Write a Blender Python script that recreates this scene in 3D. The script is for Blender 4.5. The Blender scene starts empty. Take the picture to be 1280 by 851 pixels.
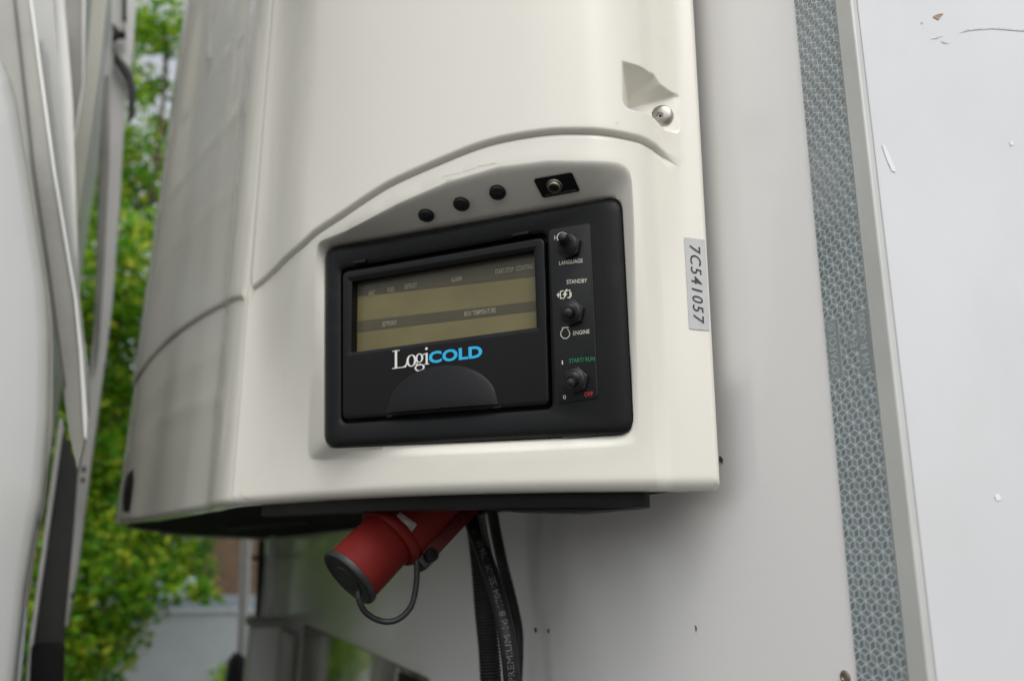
import bpy, bmesh, math, random
import numpy as np
from mathutils import Vector, Matrix, geometry
from mathutils.bvhtree import BVHTree

random.seed(7); rng = np.random.default_rng(7)
scn = bpy.context.scene
COL = scn.collection

# ------------------------------------------------------------------ camera
F = 999.0                                   # focal length in photo pixels (1280 wide)
def nrm(v):
    v = np.array(v, float); return v / np.linalg.norm(v)
U = nrm((52, -3665, 999)); A0 = np.array((-460, 266., 999.)); AX = nrm(A0 - U * (A0 @ U))
Xc = -AX; Zc = U; Yc = np.cross(Zc, Xc)
R = np.array([Xc, Yc, Zc])                  # world = R @ (right, down, forward)
CAM = np.array([0.35176, -0.42, 1.75])
cd = bpy.data.cameras.new('camera'); co = bpy.data.objects.new('camera', cd); COL.objects.link(co)
M3 = np.column_stack([R @ np.array([1, 0, 0]), R @ np.array([0, -1, 0]), R @ np.array([0, 0, -1])])
mw = Matrix.Identity(4)
for i in range(3):
    for j in range(3): mw[i][j] = M3[i, j]
    mw[i][3] = CAM[i]
co.matrix_world = mw
cd.sensor_width = 36; cd.lens = F / 1280 * 36
cd.clip_start = 0.02; cd.clip_end = 2000
cd.dof.use_dof = True; cd.dof.focus_distance = 0.64; cd.dof.aperture_fstop = 4.2
scn.camera = co

# ------------------------------------------------------------------ world, sun, exposure
w = bpy.data.worlds.new('World'); scn.world = w; w.use_nodes = True
nt = w.node_tree; bg = nt.nodes['Background']
sky = nt.nodes.new('ShaderNodeTexSky'); sky.sky_type = 'NISHITA'; sky.sun_disc = False
SUN_EL, SUN_AZ = math.radians(55), math.radians(14)      # azimuth measured from +X towards -Y
sky.sun_elevation = SUN_EL; sky.sun_rotation = math.radians(90) + SUN_AZ
sky.air_density = 1.0; sky.dust_density = 4.0; sky.ozone_density = 1.0
hsv = nt.nodes.new('ShaderNodeHueSaturation'); hsv.inputs['Saturation'].default_value = 0.22
hsv.inputs['Value'].default_value = 2.2
nt.links.new(sky.outputs[0], hsv.inputs['Color']); nt.links.new(hsv.outputs[0], bg.inputs[0])
bg.inputs[1].default_value = 0.15
sd = bpy.data.lights.new('sun', 'SUN'); sd.energy = 0.5; sd.angle = math.radians(25); sd.color = (1, .97, .93)
so = bpy.data.objects.new('sun', sd); COL.objects.link(so)
dirv = Vector((math.cos(SUN_EL) * math.cos(SUN_AZ), -math.cos(SUN_EL) * math.sin(SUN_AZ), math.sin(SUN_EL)))
so.rotation_euler = dirv.to_track_quat('Z', 'Y').to_euler()
scn.view_settings.view_transform = 'Standard'; scn.view_settings.look = 'None'
scn.view_settings.gamma = 1; scn.view_settings.use_curve_mapping = False
scn.view_settings.exposure = -0.54

# ------------------------------------------------------------------ helpers
def ray(px, py): return R @ np.array([px - 640, py - 425.5, F])
def hit(px, py, p, n):
    d = ray(px, py); n = np.array(n, float)
    return CAM + d * ((np.array(p, float) - CAM) @ n) / (d @ n)
def onX(px, py, x): return hit(px, py, (x, 0, 0), (1, 0, 0))
def onY(px, py, y=0.): return hit(px, py, (0, y, 0), (0, 1, 0))
def onZ(px, py, z): return hit(px, py, (0, 0, z), (0, 0, 1))
def proj(P):
    c = (np.atleast_2d(P) - CAM) @ R
    return np.column_stack([640 + F * c[:, 0] / c[:, 2], 425.5 + F * c[:, 1] / c[:, 2]])

def mat(name, col, rough=.5, metal=0., var=.06, vscale=6., bump=0., bscale=80., coat=0., spec=None,
        dirt=None, dscale=3., dlo=.55, dhi=.75, damt=.5, croughn=.08):
    m = bpy.data.materials.new(name); m.use_nodes = True; n = m.node_tree.nodes; l = m.node_tree.links
    b = n['Principled BSDF']
    tc = n.new('ShaderNodeTexCoord')
    nz = n.new('ShaderNodeTexNoise'); nz.inputs['Scale'].default_value = vscale; nz.inputs['Detail'].default_value = 6
    l.new(tc.outputs['Object'], nz.inputs['Vector'])
    mr = n.new('ShaderNodeMapRange'); mr.inputs['To Min'].default_value = 1 - var; mr.inputs['To Max'].default_value = 1 + var
    mr.inputs['From Min'].default_value = .3; mr.inputs['From Max'].default_value = .7
    l.new(nz.outputs['Fac'], mr.inputs['Value'])
    vm = n.new('ShaderNodeVectorMath'); vm.operation = 'SCALE'; vm.inputs[0].default_value = col
    l.new(mr.outputs[0], vm.inputs['Scale'])
    out = vm.outputs[0]
    if dirt:
        d = n.new('ShaderNodeTexNoise'); d.inputs['Scale'].default_value = dscale; d.inputs['Detail'].default_value = 9
        d.inputs['Roughness'].default_value = .65
        l.new(tc.outputs['Object'], d.inputs['Vector'])
        r2 = n.new('ShaderNodeMapRange'); r2.inputs['From Min'].default_value = dlo; r2.inputs['From Max'].default_value = dhi
        r2.inputs['To Max'].default_value = damt; l.new(d.outputs['Fac'], r2.inputs['Value'])
        mx = n.new('ShaderNodeMix'); mx.data_type = 'RGBA'; mx.inputs['B'].default_value = (*dirt, 1)
        l.new(r2.outputs[0], mx.inputs['Factor']); l.new(out, mx.inputs['A']); out = mx.outputs['Result']
    l.new(out, b.inputs['Base Color'])
    b.inputs['Roughness'].default_value = rough; b.inputs['Metallic'].default_value = metal
    r3 = n.new('ShaderNodeMapRange'); r3.inputs['To Min'].default_value = rough * .8; r3.inputs['To Max'].default_value = min(1, rough * 1.25)
    n2 = n.new('ShaderNodeTexNoise'); n2.inputs['Scale'].default_value = vscale * 2.3; n2.inputs['Detail'].default_value = 5
    l.new(tc.outputs['Object'], n2.inputs['Vector']); l.new(n2.outputs['Fac'], r3.inputs['Value']); l.new(r3.outputs[0], b.inputs['Roughness'])
    if spec is not None: b.inputs['Specular IOR Level'].default_value = spec
    b.inputs['Coat Weight'].default_value = coat; b.inputs['Coat Roughness'].default_value = croughn
    if bump:
        n3 = n.new('ShaderNodeTexNoise'); n3.inputs['Scale'].default_value = bscale; n3.inputs['Detail'].default_value = 3
        l.new(tc.outputs['Object'], n3.inputs['Vector'])
        bp = n.new('ShaderNodeBump'); bp.inputs['Strength'].default_value = bump; bp.inputs['Distance'].default_value = .001
        l.new(n3.outputs['Fac'], bp.inputs['Height']); l.new(bp.outputs[0], b.inputs['Normal'])
    return m

M = {}
M['cover'] = mat('cream_painted_grp', (.71, .69, .615), .34, coat=.35, croughn=.12, var=.02, vscale=3, bump=.05, bscale=500,
                 dirt=(.42, .38, .29), dscale=7, dlo=.60, dhi=.85, damt=.35)
M['front'] = mat('cream_painted_front', (.66, .645, .57), .2, coat=.6, croughn=.05, var=.02, vscale=3, bump=.015, bscale=12,
                 dirt=(.40, .37, .29), dscale=6, dlo=.6, dhi=.85, damt=.3)
M['wall'] = mat('white_gelcoat', (.82, .81, .785), .19, coat=.25, croughn=.03, var=.015, vscale=2, bump=.05, bscale=6,
                dirt=(.45, .44, .40), dscale=9, dlo=.62, dhi=.9, damt=.25)
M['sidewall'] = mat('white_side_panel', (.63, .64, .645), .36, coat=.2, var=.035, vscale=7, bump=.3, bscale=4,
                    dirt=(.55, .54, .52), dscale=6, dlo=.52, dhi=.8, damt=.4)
M['profile'] = mat('grey_painted_aluminium', (.52, .53, .50), .38, metal=.15, var=.08, vscale=9, dirt=(.30, .27, .2), dscale=6, damt=.35)
M['bezel'] = mat('charcoal_textured_plastic', (.005, .0054, .006), .45, spec=.25, var=.15, vscale=25, bump=.2, bscale=1300,
                 dirt=(.05, .05, .048), dscale=16, dlo=.6, dhi=.85, damt=.35)
M['door'] = mat('black_satin_plastic', (.0035, .0036, .0042), .34, spec=.28, var=.15, vscale=25, bump=.15, bscale=1200,
                dirt=(.05, .05, .048), dscale=30, dlo=.66, dhi=.9, damt=.3)
M['plate'] = mat('black_switch_foil', (.007, .0075, .008), .42, spec=.35, var=.1, vscale=40, bump=.1, bscale=1500)
M['rubber'] = mat('black_rubber', (.006, .006, .0065), .5, var=.2, vscale=40, bump=.2, bscale=600, dirt=(.06, .055, .045), dscale=30, damt=.3)
M['blackpan'] = mat('black_painted_steel', (.007, .007, .007), .5, spec=.25, var=.25, vscale=15, bump=.3, bscale=120, dirt=(.07, .06, .045), dscale=12, damt=.4)
M['lcd'] = mat('lcd_backing_gold', (.155, .135, .062), .4, var=.15, vscale=14, spec=.3, coat=.12, croughn=.05)
M['lcdband'] = mat('lcd_band_olive', (.075, .067, .042), .4, var=.1, vscale=30, spec=.3, coat=.12, croughn=.05)
M['lcdtext'] = mat('lcd_lettering_pale', (.28, .265, .18), .5)
M['white_ink'] = mat('white_ink', (.75, .74, .70), .5)
M['pale_ink'] = mat('pale_ink', (.62, .60, .50), .5)
M['cyan_ink'] = mat('cyan_ink', (.02, .42, .74), .5)
M['green_ink'] = mat('green_ink', (.01, .22, .10), .5)
M['red_ink'] = mat('red_ink', (.45, .02, .02), .5)
M['dark_ink'] = mat('dark_ink', (.015, .015, .017), .5)
M['grey_ink'] = mat('grey_ink', (.10, .10, .095), .6)
M['sticker'] = mat('silver_sticker', (.42, .425, .42), .4, metal=.15, var=.05, vscale=40)
M['steel'] = mat('stainless_steel', (.42, .39, .35), .36, metal=1., var=.12, vscale=60)
M['dsteel'] = mat('dull_brass_steel', (.30, .27, .22), .35, metal=.9, var=.15, vscale=60)
M['red'] = mat('red_plastic', (.125, .009, .007), .6, spec=.12, var=.15, vscale=25, bump=.1, bscale=300, dirt=(.05, .02, .018), dscale=25, dlo=.5, dhi=.8, damt=.6)
M['darkred'] = mat('dark_red_plastic', (.09, .008, .008), .5, spec=.3, var=.2, vscale=25, dirt=(.04, .02, .02), dscale=25, damt=.6)
M['label'] = mat('worn_grey_label', (.20, .19, .17), .5, var=.3, vscale=120)
M['tape_line'] = mat('tape_pale_grid', (.60, .66, .67), .3, var=.04, coat=.4, dirt=(.30, .32, .31), dscale=14, dlo=.5, dhi=.75, damt=.5)
M['tape_a'] = mat('tape_prism_grey', (.20, .24, .25), .25, metal=.3, var=.18, vscale=9, coat=.6, dirt=(.24, .25, .24), dscale=14, dlo=.5, dhi=.75, damt=.5)
M['tape_b'] = mat('tape_prism_grey_light', (.25, .29, .295), .25, metal=.3, var=.18, vscale=9, coat=.6, dirt=(.24, .25, .24), dscale=14, dlo=.5, dhi=.75, damt=.5)
M['tape_c'] = mat('tape_prism_grey_dark', (.165, .20, .21), .25, metal=.3, var=.18, vscale=9, coat=.6, dirt=(.24, .25, .24), dscale=14, dlo=.5, dhi=.75, damt=.5)
M['cab'] = mat('white_cab_paint', (.40, .41, .395), .16, coat=.8, croughn=.03, var=.03, vscale=3, dirt=(.35, .34, .31), dscale=5, damt=.3)
M['polewhite'] = mat('bright_white_paint', (.82, .82, .80), .35, var=.04)
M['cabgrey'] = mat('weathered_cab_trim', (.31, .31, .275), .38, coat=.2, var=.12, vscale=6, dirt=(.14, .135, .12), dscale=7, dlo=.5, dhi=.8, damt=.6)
M['cabdark'] = mat('dark_cab_recess', (.05, .05, .048), .6, var=.2, vscale=8)
M['cream'] = mat('cream_bar_paint', (.62, .62, .54), .4, var=.04)
M['kick'] = mat('polished_dirty_plate', (.55, .53, .48), .09, metal=.85, var=.2, vscale=10, dirt=(.09, .085, .06), dscale=9, dlo=.5, dhi=.75, damt=.7)
M['weather'] = mat('weathered_grey_paint', (.42, .42, .39), .6, var=.25, vscale=20, dirt=(.10, .09, .07), dscale=20, dlo=.45, dhi=.7, damt=.7)
M['asphalt'] = mat('asphalt', (.09, .09, .088), .9, var=.25, vscale=3, bump=.6, bscale=90)
M['bark'] = mat('bark', (.09, .065, .045), .9, var=.3, vscale=20, bump=.8, bscale=60)
M['bwall'] = mat('pale_blue_render', (.29, .31, .33), .8, var=.05)
M['bsill'] = mat('blue_grey_sill', (.20, .24, .27), .6, var=.05)
M['bglass'] = mat('window_glass_dark', (.03, .035, .035), .08, var=.3, vscale=4)
M['bframe'] = mat('grey_frame', (.20, .20, .19), .6)
M['bbrown'] = mat('brown_door_wood', (.10, .06, .032), .6, var=.25, vscale=8)
M['bwhite'] = mat('pale_shutter', (.45, .52, .58), .5)
M['floorpatch'] = mat('grass', (.07, .11, .03), .9, var=.4, vscale=10)

def leafmat(name, c1, c2, c3):
    m = bpy.data.materials.new(name); m.use_nodes = True; n = m.node_tree.nodes; l = m.node_tree.links
    b = n['Principled BSDF']; g = n.new('ShaderNodeNewGeometry'); cr = n.new('ShaderNodeValToRGB')
    l.new(g.outputs['Random Per Island'], cr.inputs[0])
    e = cr.color_ramp.elements; e[0].color = (*c1, 1); e[1].color = (*c3, 1); k = e.new(.55); k.color = (*c2, 1)
    l.new(cr.outputs[0], b.inputs['Base Color']); b.inputs['Roughness'].default_value = .5
    t = n.new('ShaderNodeBsdfTranslucent'); l.new(cr.outputs[0], t.inputs['Color'])
    mx = n.new('ShaderNodeMixShader'); mx.inputs[0].default_value = .55
    l.new(b.outputs[0], mx.inputs[1]); l.new(t.outputs[0], mx.inputs[2])
    l.new(mx.outputs[0], n['Material Output'].inputs[0]); return m
M['leaf'] = leafmat('fresh_green_leaves', (.06, .21, .012), (.17, .41, .02), (.62, .64, .05))
M['leaf2'] = leafmat('mid_green_leaves', (.07, .20, .02), (.15, .34, .03), (.42, .50, .07))

class MB:
    def __init__(s): s.v = []; s.f = []; s.mi = []; s.base = 0
    def add(s, vs, fs, mi=0):
        o = len(s.v); s.v += [tuple(map(float, p)) for p in vs]
        s.f += [tuple(i + o for i in f) for f in fs]; s.mi += [mi] * len(fs)
    def build(s, name, m, parent=None, smooth=True, sharp=40, bevel=0, recalc=True, seg=2):
        me = bpy.data.meshes.new(name); me.from_pydata(s.v, [], s.f)
        for mm in (m if isinstance(m, (list, tuple)) else [m]): me.materials.append(mm)
        for p, k in zip(me.polygons, s.mi): p.material_index = k
        if recalc:
            bm = bmesh.new(); bm.from_mesh(me); bmesh.ops.remove_doubles(bm, verts=bm.verts, dist=1e-6)
            bmesh.ops.recalc_face_normals(bm, faces=bm.faces)
            if bevel:
                es = [e for e in bm.edges if len(e.link_faces) == 2 and e.calc_face_angle(0) > math.radians(30)]
                bmesh.ops.bevel(bm, geom=es, offset=bevel, segments=seg, profile=.6, affect='EDGES')
            bm.to_mesh(me); bm.free()
        me.update()
        if smooth:
            me.shade_smooth()
            me.set_sharp_from_angle(angle=math.radians(sharp))
        o = bpy.data.objects.new(name, me); COL.objects.link(o)
        if parent: o.parent = parent
        return o

def tag(o, label=None, cat=None, group=None, kind=None):
    if label: o['label'] = label
    if cat: o['category'] = cat
    if group: o['group'] = group
    if kind: o['kind'] = kind
    return o
def thing(name, label, cat, group=None):
    o = bpy.data.objects.new(name, None); COL.objects.link(o); o.empty_display_size = .05
    return tag(o, label, cat, group)

def loft(mb, loops, cap0=False, cap1=False, mi=0, closed=True):
    n = len(loops[0]); vs = [p for L in loops for p in L]; fs = []
    for k in range(len(loops) - 1):
        for i in range(n if closed else n - 1):
            j = (i + 1) % n
            fs.append((k * n + i, k * n + j, (k + 1) * n + j, (k + 1) * n + i))
    if cap0: fs.append(tuple(range(n - 1, -1, -1)))
    if cap1: fs.append(tuple((len(loops) - 1) * n + i for i in range(n)))
    mb.add(vs, fs, mi)
def box(mb, x0, x1, y0, y1, z0, z1, mi=0):
    v = [(x, y, z) for x in (x0, x1) for y in (y0, y1) for z in (z0, z1)]
    mb.add(v, [(0, 1, 3, 2), (4, 6, 7, 5), (0, 4, 5, 1), (2, 3, 7, 6), (0, 2, 6, 4), (1, 5, 7, 3)], mi)
def slab(mb, pts, off, mi=0):
    pts = [np.array(p) for p in pts]; off = np.array(off, float)
    loft(mb, [pts, [p + off for p in pts]], True, True, mi)
def frame(d, hint=(0, 0, 1)):
    d = nrm(d); h = np.array(hint, float)
    if abs(d @ nrm(h)) > .98: h = np.array([1., 0, 0])
    a = nrm(np.cross(h, d)); return a, np.cross(d, a)
def spline(pts, n):
    pts = np.array(pts, float); P = np.vstack([2 * pts[0] - pts[1], pts, 2 * pts[-1] - pts[-2]])
    out = []
    for i in range(len(pts) - 1):
        p0, p1, p2, p3 = P[i:i + 4]
        for t in np.linspace(0, 1, n, endpoint=False):
            out.append(.5 * ((2 * p1) + (-p0 + p2) * t + (2 * p0 - 5 * p1 + 4 * p2 - p3) * t * t + (-p0 + 3 * p1 - 3 * p2 + p3) * t ** 3))
    out.append(pts[-1]); return np.array(out)
def resample(P, step):
    P = np.array(P); d = np.r_[0, np.cumsum(np.linalg.norm(np.diff(P, axis=0), axis=1))]
    n = max(2, int(round(d[-1] / step)) + 1); t = np.linspace(0, d[-1], n)
    return np.column_stack([np.interp(t, d, P[:, k]) for k in range(P.shape[1])])
def tube(mb, path, r, n=16, caps=True, mi=0):
    path = np.array(path); T = np.gradient(path, axis=0); loops = []; a, b = frame(T[0])
    for i, (p, t) in enumerate(zip(path, T)):
        t = nrm(t); a = nrm(a - t * (a @ t)); b = np.cross(t, a); rr = r(i) if callable(r) else r
        loops.append([p + rr * (math.cos(q) * a + math.sin(q) * b) for q in np.linspace(0, 2 * math.pi, n, endpoint=False)])
    loft(mb, loops, caps, caps, mi)
def lathe(mb, o, ax, prof, n=32, hint=(0, 0, 1), mi=0, cap0=True, cap1=True):
    ax = nrm(ax); a, b = frame(ax, hint); o = np.array(o)
    loops = [[o + ax * h + r * (math.cos(q) * a + math.sin(q) * b) for q in np.linspace(0, 2 * math.pi, n, endpoint=False)] for h, r in prof]
    loft(mb, loops, cap0, cap1, mi)

# ---- flat lettering
_H = None
def text2d(s, offset=0.0, spacing=1.0):
    c = bpy.data.curves.new('t', 'FONT'); c.body = s; c.size = 1; c.offset = offset; c.resolution_u = 3; c.space_character = spacing
    o = bpy.data.objects.new('t', c); COL.objects.link(o)
    dg = bpy.context.evaluated_depsgraph_get(); me = bpy.data.meshes.new_from_object(o.evaluated_get(dg))
    v = np.array([(p.co.x, p.co.y) for p in me.vertices]); f = [tuple(p.vertices) for p in me.polygons]
    bpy.data.objects.remove(o); bpy.data.curves.remove(c); bpy.data.meshes.remove(me)
    return v, f
def capheight(offset=0.):
    v, _ = text2d('H', offset); return v[:, 1].max() - v[:, 1].min(), v[:, 1].min()
def text_plane(mb, s, p0, p1, up, h, offset=0., spacing=1., mi=0, lift=None):
    """lettering from p0 to p1 along the baseline, capital height h (metres)"""
    v, f = text2d(s, offset, spacing); ch, cb = capheight(offset)
    x0, x1 = v[:, 0].min(), v[:, 0].max(); p0 = np.array(p0); p1 = np.array(p1); up = nrm(up)
    P = p0 + np.outer((v[:, 0] - x0) / (x1 - x0), p1 - p0) + np.outer((v[:, 1] - cb) / ch * h, up)
    if lift is not None: P = P + np.array(lift)
    mb.add(P, f, mi)

def rloop(corners, ns=14, nc=8):
    """rounded polygon loop: corners (x, y, r); every corner gives nc samples and every edge ns"""
    out = []; n = len(corners)
    C2 = [np.array(c[:2], float) for c in corners]
    seg = []
    for i in range(n):
        p, a, b = C2[i], C2[i - 1], C2[(i + 1) % n]; r = corners[i][2]
        u, v_ = nrm(a - p), nrm(b - p); ang = math.acos(max(-1, min(1, u @ v_)))
        if r > 0 and ang < math.pi - .01:
            t = min(r / math.tan(ang / 2), .48 * np.linalg.norm(a - p), .48 * np.linalg.norm(b - p))
            A, B = p + u * t, p + v_ * t
        else: A = B = p
        pts = []
        for k in range(nc):
            q = k / (nc - 1)
            if r > 0:
                lin = (1 - q) ** 2 * A + 2 * q * (1 - q) * p + q * q * B
                # pull the quadratic towards a circular arc
                pts.append(lin)
            else: pts.append(p + (B - p) * 0 + (C2[(i + 1) % n] - p) * 1e-4 * k)
        seg.append(pts)
    for i in range(n):
        out += seg[i]; a, b = seg[i][-1], seg[(i + 1) % n][0]
        for k in range(1, ns + 1): out.append(a + (b - a) * k / (ns + 1))
    return out

def segdist(P, L, closed=False):
    """signed distance (left of the polyline positive) from points P to polyline L"""
    P = np.asarray(P); A = np.asarray(L); B = np.roll(A, -1, 0) if closed else A[1:]; A = A if closed else A[:-1]
    best = np.full(len(P), 1e9); sg = np.ones(len(P)); 
    for a, b in zip(A, B):
        d = b - a; ll = d @ d
        if ll < 1e-14: continue
        t = np.clip(((P - a) @ d) / ll, 0, 1); q = P - a - np.outer(t, d); dd = np.hypot(q[:, 0], q[:, 1])
        m = dd < best - 1e-12; best[m] = dd[m]; cr = d[0] * q[:, 1] - d[1] * q[:, 0]; sg[m] = np.where(cr[m] >= 0, 1, -1)
    return best, sg
def inside(P, L):
    P = np.asarray(P); L = np.asarray(L); c = np.zeros(len(P), bool); n = len(L)
    for i in range(n):
        a, b = L[i], L[(i + 1) % n]
        m = ((a[1] > P[:, 1]) != (b[1] > P[:, 1]))
        if not m.any(): continue
        xx = (b[0] - a[0]) * (P[:, 1] - a[1]) / (b[1] - a[1] + 1e-18) + a[0]
        c ^= m & (P[:, 0] < xx)
    return c
def sstep(x, a, b):
    t = np.clip((x - a) / (b - a), 0, 1); return t * t * (3 - 2 * t)

# ------------------------------------------------------------------ ground and sky
mb = MB(); mb.add([(-400, -400, 0), (400, -400, 0), (400, 400, 0), (-400, 400, 0)], [(0, 1, 2, 3)])
tag(mb.build('ground', M['asphalt'], smooth=False), 'dark asphalt yard under the lorries', kind='structure')
mb = MB(); N = 60
gp = [(-9 + 6.5 * math.cos(a) * (1 + .15 * math.sin(3 * a)), -2 + 7 * math.sin(a) * (1 + .1 * math.sin(5 * a)), .004) for a in np.linspace(0, 2 * math.pi, N, endpoint=False)]
gp = [(x - 2, y, z) for x, y, z in gp]
mb.add(gp, [tuple(range(N))]); tag(mb.build('lawn', M['floorpatch'], smooth=False), 'green lawn below the tree', kind='structure')

# ------------------------------------------------------------------ trailer
FAR = -3.05
trailer = thing('refrigerated_trailer', 'white box trailer body seen at its front corner, with a grey reflective tape strip', 'trailer')
mb = MB(); box(mb, FAR, -.0135, 0, .06, 1.05, 4.0); front_wall = mb.build('front_wall', M['wall'], trailer, bevel=.002)
mb = MB(); box(mb, -.055, -.0012, .0035, 8.0, 1.05, 4.0); mb.build('side_wall', M['sidewall'], trailer, bevel=.0015)
# corner profile: L-shaped with rounded nose
prof = [(-.0145, .004), (-.0145, -.0014), (-.0135, -.0020), (-.0010, -.0020), (-.0002, -.0016), (0.0002, -.0008), (.0004, .0020),
        (.0002, .0034), (-.006, .0034)]
mb = MB(); loft(mb, [[(x, y, 1.05) for x, y in prof], [(x, y, 4.0) for x, y in prof]], True, True)
mb.build('corner_profile', M['profile'], trailer, sharp=20)
mb = MB(); box(mb, -.0012, .0002, .0036, .0044, 1.05, 4.0); mb.build('sealant_line', mat('sealant', (.30, .28, .32), .6), trailer)
# lower chassis bits
mb = MB(); box(mb, FAR, 0, .1, 8, .85, 1.05); mb.build('chassis_beam', M['blackpan'], trailer)

# reflective tape on the front wall, lattice of prisms
TX0, TX1, TZ0, TZ1 = -.0535, -.0152, 1.2, 3.3
tape = MB(); tape.add([(TX0, -.0012, TZ0), (TX1, -.0012, TZ0), (TX1, -.0012, TZ1), (TX0, -.0012, TZ1)], [(0, 1, 2, 3)], 0)
tape.add([(TX0, -.0012, TZ0), (TX0, -.0012, TZ1), (TX0, -.0001, TZ1), (TX0, -.0001, TZ0)], [(0, 1, 2, 3)], 0)
marks = []   # keep-out rectangles, filled with the printed marks
def wall_rect(x0, y0, x1, y1):   # pixel corners on the wall -> X range and Z range
    a = onY((x0 + x1) / 2, y0); b = onY((x0 + x1) / 2, y1); c = onY(x0, (y0 + y1) / 2); d = onY(x1, (y0 + y1) / 2)
    return c[0], d[0], b[2], a[2]
mr1 = wall_rect(1036, 399, 1053, 473); mr2 = wall_rect(1074, 386, 1091, 466)
ec = onY(1069.5, 428); er = .0058
marks = [mr1, mr2]
def clip(poly, x0, x1):
    for (s, lim) in ((1, x0), (-1, x1)):
        out = []
        for i in range(len(poly)):
            a, b = poly[i], poly[(i + 1) % len(poly)]; fa, fb = s * (a[0] - lim), s * (b[0] - lim)
            if fa >= 0: out.append(a)
            if fa * fb < 0: t = fa / (fa - fb); out.append((a[0] + (b[0] - a[0]) * t, a[1] + (b[1] - a[1]) * t))
        poly = out
        if len(poly) < 3: return []
    return poly
e = .0050; rot = math.radians(8)
hx, hz = math.sqrt(3) * e, 1.5 * e
for j in range(-4, int((TZ1 - TZ0) / hz) + 5):
    for i in range(-6, 12):
        cx = TX0 + i * hx + (j % 2) * hx / 2; cz = TZ0 + j * hz
        vv = [(cx + e * math.cos(math.radians(30 + 60 * k)), cz + e * math.sin(math.radians(30 + 60 * k))) for k in range(6)]
        for q, k in enumerate((0, 2, 4)):
            rh = [(cx, cz), vv[k], vv[(k + 1) % 6], vv[(k + 2) % 6]]
            mx_, mz_ = sum(p[0] for p in rh) / 4, sum(p[1] for p in rh) / 4
            if not (TZ0 + .003 < mz_ < TZ1 - .003): continue
            s = .80; rh = [(mx_ + (p[0] - mx_) * s, mz_ + (p[1] - mz_) * s) for p in rh]
            rh = clip(rh, TX0 + .0002, TX1 - .0002)
            if rh: tape.add([(x, -.0014, z) for x, z in rh], [tuple(range(len(rh)))], 1 + q)
tp = tape.build('reflective_tape', [M['tape_line'], M['tape_a'], M['tape_b'], M['tape_c']], trailer, smooth=False)
mk = MB()
def frect(mb, x0, x1, z0, z1, y, mi=0): mb.add([(x0, y, z0), (x1, y, z0), (x1, y, z1), (x0, y, z1)], [(0, 1, 2, 3)], mi)
for (x0, x1, z0, z1) in marks:
    frect(mk, x0, x1, z0, z1, -.00145, 0); frect(mk, x0 + .0005, x1 - .0005, z0 + .0005, z1 - .0005, -.0016, 1)
lathe(mk, (ec[0], -.0013, ec[2]), (0, -1, 0), [(0, er), (.00015, er)], 32, mi=0)
lathe(mk, (ec[0], -.0014, ec[2]), (0, -1, 0), [(0, er - .0007), (.0003, er - .0007)], 32, mi=1)
def vtext(mb, s, r, y, frac=.55, pad=.06, mi=0):
    x0, x1, z0, z1 = r; hh = (x1 - x0) * frac; xb = (x0 + x1) / 2 + hh / 2
    text_plane(mb, s, (xb, y, z0 + (z1 - z0) * pad), (xb, y, z1 - (z1 - z0) * pad), (-1, 0, 0), hh, .012, mi=mi)
vtext(mk, 'OPAFOL®', mr1, -.0018); vtext(mk, '104 R -0000', mr2, -.0018)
vtext(mk, 'E4', (ec[0] - .0035, ec[0] + .0035, ec[2] - .0036, ec[2] + .0036), -.0019, .8, .02)
mk.build('tape_lettering', [mat('tape_print', (.42, .47, .48), .35), M['tape_b']], tp, smooth=False)
# screw, holes, scratch marks on the front wall
q = onY(1057, 846); mb = MB(); lathe(mb, q, (0, -1, 0), [(0, .0042), (.0006, .0042), (.0012, .0034), (.0012, .0022), (.0004, .0018)], 20)
mb.build('screw', M['dsteel'], trailer)
for px, py, r in ((670, 787, .0028), (686, 788, .0024)):
    q = onY(px, py); mb = MB(); lathe(mb, (q[0], -.0002, q[2]), (0, -1, 0), [(0, r), (.0006, r), (.0008, r * .6)], 16)
    mb.build('rivet_hole', M['dark_ink'] if px < 680 else M['grey_ink'], trailer)
for pts in ([(899, 569), (902, 571), (901, 577), (899, 577)], [(901, 571), (904, 574), (903, 580), (901, 577)], [(868, 780), (871, 784), (870, 790)]):
    mb = MB(); mb.add([onY(x, y, -.0006) for x, y in pts], [tuple(range(len(pts)))]); mb.build('scuff_mark', M['grey_ink'], trailer, smooth=False)
brown = mat('brown_scuff', (.33, .22, .15), .7, var=.4, vscale=300)
pale = mat('chalk_scratch', (.75, .76, .77), .5); grime = mat('grime_streak', (.60, .595, .58), .6, var=.2, vscale=200)
def irregular(mb, pts, x):
    P = [onX(a, b, x) for a, b in pts]; mb.add(P, [tuple(range(len(P)))])
def mark(name, m, pts): mb = MB(); irregular(mb, pts, .0001 - .0008); mb.build(name, m, trailer, smooth=False)
mark('scuff_mark', brown, [(1166, 21), (1172, 18), (1180, 17), (1176, 21), (1173, 25), (1169, 23)])
for pts in ([(1162, 49), (1170, 46), (1180, 44), (1171, 48)], [(1175, 51), (1184, 53), (1188, 54), (1180, 54)], [(1151, 28), (1154, 27), (1154, 29), (1152, 30)],
            [(1198, 42), (1210, 36), (1240, 34), (1290, 38), (1290, 40), (1240, 36), (1212, 38)]): mark('grime_streak', grime, pts)
for pts in ([(1102, 180), (1107, 183), (1118, 207), (1120, 215), (1115, 214), (1108, 198)], [(1262, 177), (1266, 177), (1267, 181), (1263, 182)], [(1243, 618), (1249, 617), (1252, 624), (1246, 626)]): mark('chalk_scratch', pale, pts)
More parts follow.
